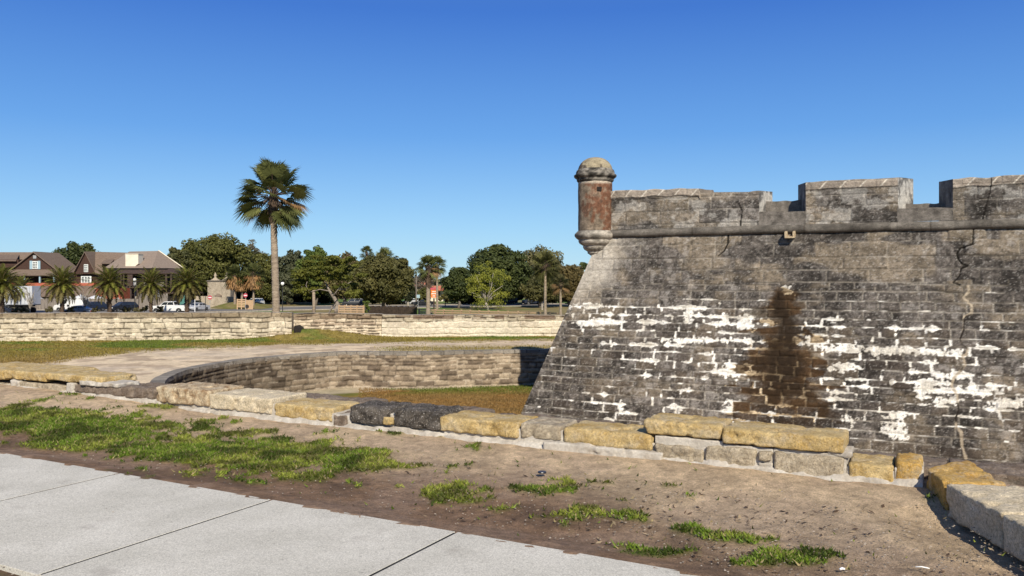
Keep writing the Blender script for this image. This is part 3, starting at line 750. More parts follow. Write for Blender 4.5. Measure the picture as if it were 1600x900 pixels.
# match inner samples with outer ones by normalised length, left part compressed
dO = np.r_[0, np.cumsum(np.linalg.norm(np.diff(OB, axis=0), axis=1))]
dI = np.r_[0, np.cumsum(np.linalg.norm(np.diff(inner, axis=0), axis=1))]
key_i = [0, 10, 24, dI[-1]]; key_o = [0, 110, dO[len(ob)-6], dO[-1]]
so = np.interp(dI, key_i, key_o); outerp = np.stack([np.interp(so, dO, OB[:, k]) for k in (0, 1)], 1)
outerp[:, 1] += .25
m = 210; tt = np.linspace(0, 1, m)
G = inner[:, None, :]*(1-tt[None, :, None])+outerp[:, None, :]*tt[None, :, None]
Z = np.full(G.shape[:2], ZC); X, Y = G[..., 0], G[..., 1]
U, Vv = proj(X, Y, Z)
Z = Z+.04*(fbm(X*.6, Y*.6, 1, 3)-.5)
mound = np.exp(-((X+12.6)/2.6)**2)*np.exp(-((Y-48.6)/1.1)**2)*.42+np.exp(-((X+10.5)/2.5)**2)*np.exp(-((Y-49)/1.0)**2)*.2
Z = Z+mound
f1 = fbm(X*.35, Y*.5, 301, 4); f2 = fbm(X*1.5, Y*1.5, 302, 4); f3 = fbm(X*6, Y*6, 303, 3)
sand = np.array([.60, .475, .32]); c = np.full(X.shape+(3,), 1.)*sand
c = mix(c, np.array([.25, .175, .12]), sstep(.48, .62, f2)*.55); c = mix(c, np.array([.50, .41, .31]), sstep(.5, .65, f1)*.6)
# lawn along the outer wall, wide at the left
bu = np.interp(U, [-400, 0, 39, 120, 210, 300, 462, 600, 900], [680, 600, 572, 560, 549.5, 543.5, 538, 535, 530])
gm = sstep(3.5, -3.5, Vv-bu+9*(f2-.5)+3*(f3-.5))
strip = sstep(3, -3, np.abs(Vv-544.5+.008*(U-700))-3.2+5*(f2-.5))*sstep(560, 640, U)
green = np.array([.105, .135, .018]); olive = np.array([.20, .15, .035]); rust = np.array([.24, .145, .05])
gc = mix(np.full(X.shape+(3,), 1.)*green, olive, sstep(.36, .54, f1+.022*(Vv-538)*sstep(500, 200, U)+.10*sstep(400, 520, U)))
gc = mix(gc, rust, sstep(550, 572, Vv+14*(f1-.5))*.7)
gc = gc*(.6+.8*f3)[..., None]
c = mix(c, gc, np.clip(np.maximum(gm, strip*.75), 0, 1)*.95)
V = np.stack([X, Y, Z], -1); idx = np.arange(X.size).reshape(X.shape)
Fc = np.stack([idx[:-1, :-1], idx[:-1, 1:], idx[1:, 1:], idx[1:, :-1]], -1).reshape(-1, 4)
tag(np_mesh('covered_way_ground', V.reshape(-1, 3), Fc, M['soilfar'], None, c.reshape(-1, 3), True), kind='structure')
# short turf on the lawn (stuff)
def blades(name, X, Y, Z, hgt, wid, colr, label, seed, lean=.6, mat='grass'):
    rs = np.random.RandomState(seed); n = len(X); a = rs.rand(n)*2*math.pi; w = wid*(.6+.8*rs.rand(n)); h = hgt*(.5+rs.rand(n))
    dx = np.cos(a)*w; dy = np.sin(a)*w; lx = (rs.rand(n)-.5)*2*lean*h; ly = (rs.rand(n)-.5)*2*lean*h
    V = np.stack([np.stack([X-dx, Y-dy, Z], -1), np.stack([X+dx, Y+dy, Z], -1), np.stack([X+lx, Y+ly, Z+h], -1)], 1)
    c = np.repeat((colr*(.6+.8*rs.rand(n))[:, None])[:, None, :], 3, 1)
    o = np_mesh(name, V.reshape(-1, 3), np.arange(n*3).reshape(n, 3), M[mat], None, c.reshape(-1, 3))
    return tag(o, label, 'grass', kind='stuff')
rs = np.random.RandomState(5)
wts = (gm*1.0+strip*.5)*(U > -60)*(U < 960); pr = np.abs(np.gradient(X, axis=0)*np.gradient(Y, axis=1)-np.gradient(X, axis=1)*np.gradient(Y, axis=0))*wts
pr = pr.ravel()/pr.sum(); ii = rs.choice(X.size, 42000, p=pr)
jx = (rs.rand(42000)-.5)*.25; jy = (rs.rand(42000)-.5)*.25
cg = gc.reshape(-1, 3)[ii]*np.array([1.1, 1.15, 1.0])
blades('lawn_grass', X.ravel()[ii]+jx, Y.ravel()[ii]+jy, Z.ravel()[ii]-.01, .06, .022, cg, 'short green and olive turf in front of the far beige wall', 9)

# moat floor
xs = np.arange(-18, 45, .2); ys = np.arange(6, 60, .2); X, Y = np.meshgrid(xs, ys, indexing='ij'); f1 = fbm(X*.4, Y*.4, 311, 4); f2 = fbm(X*2, Y*2, 312, 4)
Z = ZM+.05*(f2-.5)-1.35*sstep(2.5, 9, X-.15*(Y-30)); U, Vv = proj(X, Y, Z)
c = np.full(X.shape+(3,), 1.)*np.array([.235, .125, .032])
far = sstep(14, 3, Vv-np.interp(U, [500, 608, 740, 830], [615, 607.5, 603, 598.5])+8*(f1-.5))
c = mix(c, np.array([.10, .125, .02]), far*sstep(.38, .52, f1)*.9); c = mix(c, np.array([.16, .13, .045]), sstep(.5, .64, f1)*.4)
c = mix(c, np.array([.42, .35, .25]), sstep(4, 1, Vv-np.interp(U, [500, 608, 740, 830], [615, 607.5, 603, 598.5]))*.8)
c = c*(.65+.7*f2)[..., None]
idx = np.arange(X.size).reshape(X.shape); Fc = np.stack([idx[:-1, :-1], idx[1:, :-1], idx[1:, 1:], idx[:-1, 1:]], -1).reshape(-1, 4)
tag(np_mesh('moat_floor', np.stack([X, Y, Z], -1).reshape(-1, 3), Fc, M['soilfar'], None, c.reshape(-1, 3), True), kind='structure')
# moat grass, only where it shows
rs = np.random.RandomState(15); n = 26000; uu = rs.uniform(560, 850, n); vv = rs.uniform(601, 662, n)
Yg = (H-ZM)*F/(vv-VH); Xg = (uu-800)/F*Yg; cg = np.array([.235, .145, .05])[None, :]*np.ones((n, 1)); gr = fbm(Xg*.4, Yg*.4, 311, 4)
fr_ = sstep(14, 3, vv-606)*sstep(.38, .52, gr); cg = cg*(1-fr_[:, None])+np.array([.11, .14, .02])*fr_[:, None]
blades('moat_grass', Xg, Yg, np.full(n, ZM), .05, .022, cg, 'rusty orange dry grass covering the moat floor beside the fort', 19)

# ================= GLACIS AND TOWN GROUND (one sheet to the horizon) =================
ys = np.r_[np.linspace(45, 130, 60), np.linspace(132, 240, 160), np.array([260, 320, 450, 700, 1200, 2500, 6000])]
xs = np.r_[np.array([-6000, -2000, -700, -300, -160]), np.linspace(-140, 60, 330), np.array([100, 200, 500, 1500, 6000])]
X, Y = np.meshgrid(xs, ys, indexing='ij'); f1 = fbm(X*.08, Y*.08, 321, 4); f2 = fbm(X*.5, Y*.5, 322, 4)
# stay behind the outer wall line
oy = np.interp(X, OB[2:, 0], OB[2:, 1])+.5
Z = np.interp(Y, [45, 52, 80, 100, 115, 7000], [-.75, -.9, -2.9, -3.9, ZF, ZF])
Yb = np.where(Y < 60, np.maximum(Y, oy), Y)
Z = Z-.35*sstep(-12, 2, X)*sstep(70, 50, Y)+.06*(f2-.5)
U, Vv = proj(X, Yb, Z)
c = mix(np.full(X.shape+(3,), 1.)*np.array([.10, .155, .03]), np.array([.20, .16, .07]), sstep(.45, .6, f1+.12*(U < 640)))
c = mix(c, np.array([.20, .15, .10]), ((U < 320)*.7))
c = c*(.7+.6*f2)[..., None]
idx = np.arange(X.size).reshape(X.shape); Fc = np.stack([idx[:-1, :-1], idx[1:, :-1], idx[1:, 1:], idx[:-1, 1:]], -1).reshape(-1, 4)
tag(np_mesh('ground', np.stack([X, Yb, Z], -1).reshape(-1, 3), Fc, M['soilfar'], None, c.reshape(-1, 3), True), kind='structure')
# road: curves in from the left and off to the right behind the trees
mb = MB(); rd = [(-150, 136, 8), (-60, 140, 8), (-52, 146, 9), (-45, 152, 10), (-36, 160, 11), (-20, 165, 8), (0, 176, 6), (60, 184, 6)]
RP = smooth_curve([(a, b) for a, b, w in rd], 2); wd = np.interp(np.linspace(0, 1, len(RP)), np.linspace(0, 1, len(rd)), [w for a, b, w in rd])
top = [(p[0], p[1]+w, ZF+.05) for p, w in zip(RP, wd)]; bot = [(p[0], p[1]-w, ZF+.05) for p, w in zip(RP, wd)]
nn = len(RP); mb.add(bot+top, [(i, i+1, nn+i+1, nn+i) for i in range(nn-1)])
tag(mb.build('road', M['asphalt']), kind='structure')
mb = MB()
for off in (1, -1):
    for i in range(nn-1):
        a, b = RP[i], RP[i+1]; wa, wb = wd[i]*off, wd[i+1]*off
        mb.hexa([(a[0], a[1]+wa, ZF), (b[0], b[1]+wb, ZF), (b[0], b[1]+wb+.3, ZF), (a[0], a[1]+wa+.3, ZF)], [(a[0], a[1]+wa, ZF+.18), (b[0], b[1]+wb, ZF+.18), (b[0], b[1]+wb+.3, ZF+.18), (a[0], a[1]+wa+.3, ZF+.18)])
tag(mb.build('road_kerb', M['palebark']), kind='structure')

# ================= FOREGROUND =================
WS = -.517
def wy(u): return 8.0/(1-WS*(u-800)/F)
WD = Vector((1, WS, 0)).normalized(); WN = Vector((-WD.y, WD.x, 0))
xs = np.arange(-19, 9.01, .045); ts = np.linspace(0, 1, 300)
X0 = xs[:, None]+0*ts[None, :]; yfar = 8.0+WS*xs+.35; Y0 = -3+(yfar[:, None]+3)*ts[None, :]
X, Y = X0, Y0; f1 = fbm(X*.5, Y*.5, 401, 4); f2 = fbm(X*2, Y*2, 402, 4); f3 = fbm(X*9, Y*9, 403, 4)
dw = (8.0+WS*X-Y)*.888
Z = .05*(f2-.5)+.022*(f3-.5)+.05*sstep(.8, .1, dw)-.02+.09*sstep(-3, -7, X)*sstep(2.2, .2, dw)
PATCH = [(30,650,50,14,1),(90,665,80,22,1),(170,680,110,28,1),(260,695,130,28,1),(350,700,120,30,1),(440,708,110,28,1),(530,714,80,20,1),(590,722,50,14,.8),(660,728,60,12,.6),(700,768,62,20,.9),(680,740,50,16,.4),(850,760,50,12,.8),(800,745,60,12,.4),
  (1080,822,28,9,.8),(1130,832,50,12,.6),(1185,840,36,9,.7),(1250,868,62,14,.9),(1010,860,50,13,.8),(960,852,30,8,.5),(700,683,22,6,.9),(622,682,26,6,.7),(300,640,40,5,.5),(345,648,30,5,.6),(120,627,30,5,.6),(480,742,60,8,.5),(400,752,40,6,.4),
  (780,790,60,12,.3),(900,800,60,14,.3),(470,745,60,10,.5),(560,760,50,8,.3),(1000,805,50,12,.3),(1340,880,50,10,.4),(230,650,80,12,.4),(50,640,40,8,.5),(20,630,30,4,.3),(900,830,50,10,.35),(640,765,50,18,.4),(640,700,80,8,.35),(370,642,60,5,.35)]
def grassmask(X, Y, f2, f3):
    U, Vv = proj(X, Y, X*0); g = np.zeros(X.shape)
    for (u, v, a, b, k) in PATCH: g = np.maximum(g, k*np.exp(-(((U-u)/(a*1.15))**2+((Vv-v)/(b*1.15))**2)))
    return sstep(.46, .72, g+1.2*(f2-.5)+1.0*(f3-.5)+.05)
gmF = grassmask(X, Y, f2, f3); U, Vv = proj(X, Y, Z)
pale = np.clip(.95*sstep(2.0, .3, dw+1.4*(f1-.5))+.9*sstep(820, 1150, U+250*(f1-.5)+.6*(760-Vv))*sstep(3.2, 1., dw), 0, 1)
c = mix(np.full(X.shape+(3,), 1.)*np.array([.26, .163, .10]), np.array([.62, .465, .30]), pale)
c = mix(c, np.array([.12, .078, .052]), sstep(.52, .64, f2+.1*(f3-.5))*.6*(1-.6*pale)); c = mix(c, np.array([.33, .24, .18]), sstep(.50, .40, f2)*.35)
c = mix(c, np.array([.10, .13, .02]), gmF*.85)
c = c*(.72+.56*f3)[..., None]
Z = Z+gmF*.015
_a = Vector((*gp(0, 710), 0)); _b = Vector((*gp(1080, 900), 0)); _d = (_b-_a).normalized(); dS = (X-_a.x)*(-_d.y)+(Y-_a.y)*_d.x
Z = Z*(1-sstep(.35, .0, dS)*(dS > -.05))+np.where(dS > -.05, .017*sstep(.4, 0, dS)+.03*(f3-.5)*sstep(.3, 0, dS), 0)
Z = np.where(dS <= -.05, np.minimum(Z, -.012), Z)
Z = Z-.07*sstep(.55, .1, np.abs(X-3.0))*sstep(6.1, 5.6, Y)  # soil lowered here to widen the shadow beside the return wall
idx = np.arange(X.size).reshape(X.shape); Fc = np.stack([idx[:-1, :-1], idx[1:, :-1], idx[1:, 1:], idx[:-1, 1:]], -1).reshape(-1, 4)
m_, nt, b = M['soil'], M['soil'].node_tree, None
tag(np_mesh('foreground_ground', np.stack([X, Y, Z], -1).reshape(-1, 3), Fc, M['soil'], None, c.reshape(-1, 3), True), kind='structure')
rs = np.random.RandomState(25); n = 2400000
xx = rs.uniform(-13, 5, n); yy = rs.uniform(3.6, 15, n); ok = (yy < 7.9+WS*xx); xx = xx[ok]; yy = yy[ok]
F2 = fbm(xx*2, yy*2, 402, 4); F3 = fbm(xx*9, yy*9, 403, 4); g = grassmask(xx, yy, F2, F3)
keep = rs.rand(len(xx)) < (g**1.5*1.0+.0015)*np.clip(1.15-yy*.06, .35, 1); xx = xx[keep]; yy = yy[keep]; F2 = F2[keep]; F3 = F3[keep]
cg = mix(np.ones((len(xx), 3))*np.array([.095, .142, .014]), np.array([.165, .185, .028]), sstep(.4, .65, fbm(xx*3, yy*3, 431, 3)))
cg = mix(cg, np.array([.24, .19, .09]), (rs.rand(len(xx)) < .13)*1.); cg = cg*(.55+.9*sstep(.35, .6, fbm(xx*5, yy*5, 433, 3)))[:, None]
dSb = (xx-_a.x)*(-_d.y)+(yy-_a.y)*_d.x; kk = dSb > .02; xx = xx[kk]; yy = yy[kk]; F2 = F2[kk]; F3 = F3[kk]; cg = cg[kk]
print('fg blades', len(xx))
FG = blades('clover_grass', xx, yy, .05*(F2-.5)+.022*(F3-.5)-.010+.09*sstep(-3, -7, xx)*sstep(2.2, .2, (8.0+WS*xx-yy)*.888)+.05*sstep(.8, .1, (8.0+WS*xx-yy)*.888), .024, .008, cg, 'low bright green weeds growing in patches on the bare dirt verge', 29, lean=1.2)
# pebbles and shell grit
def pebbles(name, n, seed, smin, smax, label, uvbox=None, parent=None):
    rs = np.random.RandomState(seed); uu = rs.uniform(-60, 1660, n); vv = 625+275*rs.rand(n)**.8
    Yp = H*F/(vv-VH); Xp = (uu-800)/F*Yp; ok = Yp < 7.85+WS*Xp; Xp = Xp[ok]; Yp = Yp[ok]; n = len(Xp)
    # octahedral stones
    dirs = np.array([[1,0,0],[0,1,0],[-1,0,0],[0,-1,0],[0,0,1],[0,0,-1.]]); tri = np.array([[0,1,4],[1,2,4],[2,3,4],[3,0,4],[1,0,5],[2,1,5],[3,2,5],[0,3,5]])
    s = rs.uniform(smin, smax, n)**1; sc = np.stack([s*(.7+.6*rs.rand(n)), s*(.7+.6*rs.rand(n)), s*.5], -1)
    a = rs.rand(n)*6.28; D = dirs[None]*sc[:, None, :]; x = D[..., 0]*np.cos(a)[:, None]-D[..., 1]*np.sin(a)[:, None]; y = D[..., 0]*np.sin(a)[:, None]+D[..., 1]*np.cos(a)[:, None]
    f2 = fbm(Xp*2, Yp*2, 402, 4)
    V = np.stack([x+Xp[:, None], y+Yp[:, None], D[..., 2]+(.05*(f2-.5))[:, None]], -1)
    Fc = (tri[None]+(np.arange(n)*6)[:, None, None]).reshape(-1, 3)
    c = np.repeat((np.array([.42, .36, .29])*(.35+1.0*rs.rand(n))[:, None])[:, None, :], 6, 1)
    return tag(np_mesh(name, V.reshape(-1, 3), Fc, M['grass'], None, c.reshape(-1, 3)), label, 'gravel', kind='stuff')
pebbles('shell_grit', 5000, 3, .003, .009, 'tiny pale shell grit and pebbles scattered over the dirt verge')
def litter_bits(name, n, seed, label):
    rs = np.random.RandomState(seed); uu = rs.uniform(-60, 1660, n); vv = 628+272*rs.rand(n)
    Yp = H*F/(vv-VH); Xp = (uu-800)/F*Yp; ok = (Yp < 7.8+WS*Xp) & (rs.rand(n) < .15+1.4*sstep(.48, .62, fbm(Xp*1.6, Yp*1.6, 77, 3))); Xp = Xp[ok]; Yp = Yp[ok]; n = len(Xp)
    a = rs.rand(n)*6.28; l = rs.uniform(.008, .03, n); w = l*rs.uniform(.12, .5, n); f2 = fbm(Xp*2, Yp*2, 402, 4); f3 = fbm(Xp*9, Yp*9, 403, 4); z = .05*(f2-.5)+.022*(f3-.5)-.012
    dx, dy = np.cos(a), np.sin(a); P = np.stack([Xp, Yp, z], -1); A = np.stack([dx, dy, rs.uniform(-.3, .5, n)], -1)*l[:, None]; B2 = np.stack([-dy, dx, rs.uniform(-.3, .5, n)], -1)*w[:, None]
    V = np.stack([P-A, P-B2, P+A, P+B2], 1); c = np.repeat((mix(np.ones((n, 3))*np.array([.10, .065, .04]), np.array([.34, .26, .16]), (rs.rand(n) < .35)*1.)*(.5+rs.rand(n))[:, None])[:, None], 4, 1)
    return tag(np_mesh(name, V.reshape(-1, 3), np.arange(n*4).reshape(n, 4), M['grass'], None, c.reshape(-1, 3)), label, 'leaf litter', kind='stuff')
litter_bits('leaf_litter', 5000, 8, 'bits of dry brown leaf and twig strewn over the dirt verge')
# two bits of litter
o = MB().lathe([(.001, .012), (.035, .012), (.038, .006), (.035, 0), (.001, 0)], n=14).build('bottle_lid', M['black_paint']); x, y = gp(847, 741); o.location = (x, y, .012); tag(o, 'small dark round lid lying on the dirt in front of the yellow block', 'litter')
x, y = gp(1312, 893); mb = MB().tube([(0, 0, 0), (.015, .004, .004), (.03, .0, .002)], [.006, .008, .005], 6); o = mb.build('paper_scrap', M['signwhite'], smooth=True); o.location = (x, y, .012); tag(o, 'white crumpled paper scrap on the dirt at the bottom edge', 'litter')
x, y = gp(1440, 890); mb = MB().tube([(-.03, .01, 0), (0, 0, .004), (.035, -.02, .002)], [.004, .004, .003], 6); o = mb.build('cigarette_end', M['lamp'], smooth=True); o.location = (x, y, .012); tag(o, 'thin white cigarette end near the shaded low wall', 'litter')

# sidewalk
e1 = Vector((*gp(0, 710), 0)); e2 = Vector((*gp(1080, 900), 0)); ed = (e2-e1).normalized(); en = Vector((ed.y, -ed.x, 0))
if en.y > 0: en = -en
js = [(Vector((*gp(u, v), 0))-e1).dot(ed) for u, v in ((190, 742), (433, 782), (728, 828))]
sp_ = (js[2]-js[0])/2; jl = [js[0]-k*sp_ for k in range(6, 0, -1)]+js+[js[2]+k*sp_ for k in range(1, 6)]
wdt = abs((Vector((*gp(0, 887), 0))-e1).dot(en)); mb = MB()
for a, b in zip(jl[:-1], jl[1:]):
    a += .011; b -= .011
    p = [e1+ed*a, e1+ed*b, e1+ed*b+en*wdt, e1+ed*a+en*wdt]; up = Vector((0, 0, .02)); dn = Vector((0, 0, -.1))
    n = 14; L_ = []
    top = [q+up for q in p]
    mb.hexa([q+dn for q in (p[3], p[2], p[1], p[0])], [top[3], top[2], top[1], top[0]])
sw = mb.build('sidewalk', M['concrete'], bevel=.003); tag(sw, kind='structure')
mb = MB(); p = [e1+ed*jl[0]+en*.02, e1+ed*jl[-1]+en*.02, e1+ed*jl[-1]+en*(wdt-.02), e1+ed*jl[0]+en*(wdt-.02)]
mb.add([Vector((q.x, q.y, .0165)) for q in p], [(3, 2, 1, 0)]); tag(mb.build('sidewalk_joint_bed', M['tyre']), kind='structure')
# concrete stains
m_ = M['concrete']; nt = m_.node_tree; b = nt.nodes['Principled BSDF']; src = b.inputs['Base Color'].links[0].from_socket
cst = mul(nt, src, (.24, .21, .18), 'MIX', ramp(nt, noise(nt, 1.9, 5, .65), [(.60, 0), (.74, .45)]))
cst = mul(nt, cst, (.16, .145, .13), 'MIX', ramp(nt, noise(nt, 38, 3, .5), [(.62, 0), (.72, .4)]))
nt.links.new(cst, b.inputs['Base Color'])

# ================= LOW STONE WALL =================
low = empty('low_stone_wall', (0, 8.0, 0), 'low wall of large yellow, grey and black coquina blocks between the dirt verge and the moat', 'wall')
def block(name, corners, z0, z1, mat, seed, r=.045, rough=.02, label=None, parent=None, slant=0, ztop=None):
    """corners: 4 plan points (front-left, front-right, back-right, back-left)"""
    c = [np.array([p[0], p[1]]) for p in corners]
    L = np.linalg.norm(c[1]-c[0]); D = np.linalg.norm(c[3]-c[0]); Hh = z1-z0
    nx = max(6, int(L/.018)); ny = max(5, int(D/.03)); nz = max(5, int(Hh/.016))
    nx, ny, nz = min(nx, 70), min(ny, 26), min(nz, 28)
    r = r*.5; rough = rough*(.62 if rough < .05 else .85)
    idx = {}; V = []; Fc = []
    def vid(i, j, k):
        key = (i, j, k)
        if key not in idx:
            a, b_, t = i/nx, j/ny, k/nz
            x, y, z = (a-.5)*L, (b_-.5)*D, (t-.5)*Hh
            hx, hy, hz = L/2-r, D/2-r, Hh/2-r; hx = max(hx, .001); hy = max(hy, .001); hz = max(hz, .001)
            cx_, cy_, cz_ = max(-hx, min(hx, x)), max(-hy, min(hy, y)), max(-hz, min(hz, z))
            d = Vector((x-cx_, y-cy_, z-cz_))
            if d.length > 1e-6: d = d.normalized()*min(r, d.length*1.0)
            x, y, z = cx_+d.x, cy_+d.y, cz_+d.z
            a2 = x/L+.5; b2 = y/D+.5
            p = c[0]*(1-a2)*(1-b2)+c[1]*a2*(1-b2)+c[2]*a2*b2+c[3]*(1-a2)*b2
            q = Vector((p[0], p[1], z0+Hh/2+z))
            n1 = mnoise.fractal(q*3+Vector((seed*3.1, 0, 0)), 1, 2, 3)*rough*1.2; n2 = mnoise.fractal(q*14+Vector((seed*1.7, 5, 0)), .8, 2, 4)*rough*.7
            out = Vector((q.x-np.mean([c[i_][0] for i_ in range(4)]), q.y-np.mean([c[i_][1] for i_ in range(4)]), q.z-(z0+z1)/2))
            n2 -= max(0, mnoise.fractal(q*8+Vector((seed, 0, 7)), 1, 2, 3)-.12)*.045
            e = Vector((out.x*.5, out.y, out.z*2)).normalized()
            q += e*(n1+n2)
            if slant: q.z += slant*(a-.5)*t
            idx[key] = len(V); V.append(q)
        return idx[key]
    for i in range(nx):
        for j in range(ny):
            Fc.append((vid(i, j, nz), vid(i+1, j, nz), vid(i+1, j+1, nz), vid(i, j+1, nz))); Fc.append((vid(i, j+1, 0), vid(i+1, j+1, 0), vid(i+1, j, 0), vid(i, j, 0)))
    for i in range(nx):
        for k in range(nz):
            Fc.append((vid(i, 0, k), vid(i+1, 0, k), vid(i+1, 0, k+1), vid(i, 0, k+1))); Fc.append((vid(i+1, ny, k), vid(i, ny, k), vid(i, ny, k+1), vid(i+1, ny, k+1)))
    for j in range(ny):
        for k in range(nz):
            Fc.append((vid(0, j+1, k), vid(0, j, k), vid(0, j, k+1), vid(0, j+1, k+1))); Fc.append((vid(nx, j, k), vid(nx, j+1, k), vid(nx, j+1, k+1), vid(nx, j, k+1)))
    o = np_mesh(name, np.array([tuple(v) for v in V]), np.array(Fc), M[mat], parent or low, None, True, world=True)
    if label: o['label'] = label
    return o
def wp(u, off=0):
    Y = wy(u); p = Vector(((u-800)/F*Y, Y, 0))+WN*off; return (p.x, p.y)
def zv(u, v): return H-(v-VH)/F*wy(u)
BL = [  # u0,u1, v top mid, v bottom mid, depth, offset back, material, radius, roughness, label
 (-190, -70, 571, 588, .9, 0, 'b_yellow', .05, .025, 'yellow top slab'),
 (-66, 2, 576, 591, .9, .02, 'b_yellow', .05, .025, 'yellow top slab at the left end'),
 (2, 68, 580.5, 595, .85, .02, 'b_yellow', .05, .02, 'bright yellow top slab'),
 (69, 160, 586, 598, .55, .0, 'b_yellow', .04, .02, 'yellow slab with a brown right end'),
 (-60, 20, 597, 613, .4, .03, 'b_grey', .03, .02, None), (22, 104, 600, 618, .4, .03, 'b_grey', .03, .02, 'flat grey lower stone'),
 (113, 190, 604, 616, .55, .01, 'b_brown', .03, .025, 'flat dark brown slab'), (188, 243, 606, 622, .5, .0, 'b_brown', .05, .03, 'rounded dark brown stone'),
 (243, 325, 607, 632, .60, .0, 'b_tan', .05, .02, 'tan block streaked with brown'), (326, 423, 619, 644, .62, .0, 'b_beige', .045, .018, 'speckled beige block'),
 (427, 517, 634, 656, .55, .01, 'b_yellow', .05, .018, 'bright yellow block beside the small brown stone'), (520, 541, 648, 669, .3, .0, 'b_brown', .03, .018, 'small upright brown stone'),
 (545, 605, 636, 662, .5, .0, 'b_dark', .06, .03, 'pitted black stone'), (598, 613, 651, 664, .25, -.01, 'b_yellow', .03, .02, 'small wedge of yellow stone'),
 (612, 688, 642, 671, .5, .0, 'b_dark', .07, .034, 'cracked black stone with pale lichen'),
 (686, 808, 656, 680, .5, .0, 'b_yellow', .055, .02, 'long pale yellow block behind the weeds'), (812, 875, 664, 688, .45, .02, 'b_grey', .04, .02, 'short grey block with layered face'),
 (878, 1019, 674, 700, .5, .0, 'b_yellow', .08, .02, 'rounded golden block with weathered top'),
 (1004, 1126, 661, 684, .48, .02, 'b_yellow', .06, .02, 'golden top block of the upper course'), (1128, 1319, 677, 702, .5, .0, 'b_yellow', .05, .018, 'longest golden top block'),
 (1023, 1099, 697, 730, .4, -.005, 'b_grey', .03, .025, 'grey lower block'), (1101, 1182, 700, 741, .4, -.005, 'b_grey', .035, .025, 'large grey lower block'),
 (1185, 1206, 706, 721, .3, .0, 'b_grey', .02, .015, None), (1209, 1319, 710, 751, .4, -.005, 'b_grey', .03, .02, 'wide grey lower block'),
 (1325, 1396, 726, 759, .42, .01, 'b_yellow', .04, .02, 'square yellow block near the corner'), (1399, 1441, 724, 756, .40, .02, 'b_orange', .045, .025, 'small orange block before the corner'),
]
for i, (u0, u1, vt, vb, dp, off, mt, r, ro, lab) in enumerate(BL):
    um = (u0+u1)/2; z1 = zv(um, vt); z0 = zv(um, vb)
    a = wp(u0, off); b = wp(u1, off); f = Vector((a[0], a[1], 0)); g = Vector((b[0], b[1], 0))
    cs = [a, b, (g.x+WN.x*dp, g.y+WN.y*dp), (f.x+WN.x*dp, f.y+WN.y*dp)]
    block('stone_block', cs, z0, z1, mt, i+1, r, ro, lab)
# corner and the return towards the camera
ZR = .19
def q(u, v, z=ZR): return gp(u, v, z)
block('stone_block', [q(1446, 730), q(1476, 753), q(1572, 755), q(1512, 717)][0:4], -.05, ZR, 'b_orange', 51, .04, .02, 'large orange corner block')
block('stone_block', [(3.07, 5.28), (3.09, 5.84), (3.72, 5.72), (3.74, 5.22)][::-1] if False else [(3.09, 5.83), (3.06, 5.12), (3.85, 5.10), (3.80, 5.76)], -.05, ZR, 'b_beige', 52, .03, .014, 'pale grey return block with shaded side')
block('stone_block', [(3.055, 5.10), (3.03, 4.30), (3.85, 4.3), (3.85, 5.08)], -.05, ZR-.01, 'b_beige', 53, .03, .014, 'pale return block nearest the camera')
block('stone_block', [(3.03, 4.28), (3.0, 3.4), (3.85, 3.4), (3.85, 4.26)], -.05, ZR, 'b_grey', 54, .03, .014)
# rear course of brown stones, and the wall below them down to the moat
k = 0
RC = [(440, 575, 619, .75, 'b_brown'), (577, 640, 630, .72, 'b_brown'), (642, 745, 637, .7, 'b_brown'), (747, 860, 649, .66, 'b_brown'), (862, 1000, 661, .62, 'b_brown')]
for (u0, u1, v, off, mt) in RC:
    Yc = lambda u: wy(u)+off*1.1
    um = (u0+u1)/2; Y_ = Yc(um)+.25; z = H-(v-VH)/F*Y_
    a = Vector(((u0-800)/F*Yc(u0), Yc(u0), 0)); b = Vector(((u1-800)/F*Yc(u1), Yc(u1), 0))
    k += 1; block('stone_block', [(a.x, a.y), (b.x, b.y), (b.x+WN.x*.45, b.y+WN.y*.45), (a.x+WN.x*.45, a.y+WN.y*.45)], z-.2, z-.01, mt, 70+k, .05, .04, None)
# long ledge right of the corner, seen above the orange block
for (u0, u1) in ((1330, 1480), (1484, 1640), (1644, 1820), (1824, 2050)):
    y0_ = lambda u: wy(u)+.30; v_ = 722
    a = Vector(((u0-800)/F*y0_(u0), y0_(u0), 0)); b = Vector(((u1-800)/F*y0_(u1), y0_(u1), 0)); k += 1
    block('stone_block', [(a.x, a.y), (b.x, b.y), (b.x+WN.x*.5, b.y+WN.y*.5), (a.x+WN.x*.5, a.y+WN.y*.5)], -.1, .115, 'b_brown', 70+k, .03, .025, 'flat brown ledge stone behind the corner' if k == 7 else None)
# mortar core between the blocks (follows the block heights) and its pale footing
mb = MB()
def core(u0, u1, vt, off=.035, dp=.5, lo=-.25, dz=.03):
    z = zv((u0+u1)/2, vt)-dz; a = wp(u0, off); b = wp(u1, off); n = Vector((WN.x*dp, WN.y*dp, 0)); a = Vector((*a, 0)); b = Vector((*b, 0))
    P = [a, b, b+n, a+n]; mb.hexa([p+Vector((0, 0, lo)) for p in P], [p+Vector((0, 0, z)) for p in P])
segs = [(-200, 108, 598, .05, .6), (108, 118, 603, .03, .5), (118, 245, 612, .035, .45), (245, 327, 611, .035, .5), (327, 425, 623, .035, .5), (425, 521, 638, .035, .45), (521, 546, 645, .03, .4), (546, 612, 641, .06, .4), (612, 690, 652, .06, .35),
        (690, 811, 661, .035, .4), (811, 877, 666, .035, .4), (877, 1021, 682, .04, .4), (1021, 1128, 681, .04, .4), (1128, 1207, 693, .035, .4), (1207, 1322, 701, .035, .4), (1322, 1397, 728, .035, .38), (1397, 1443, 728, .035, .36)]
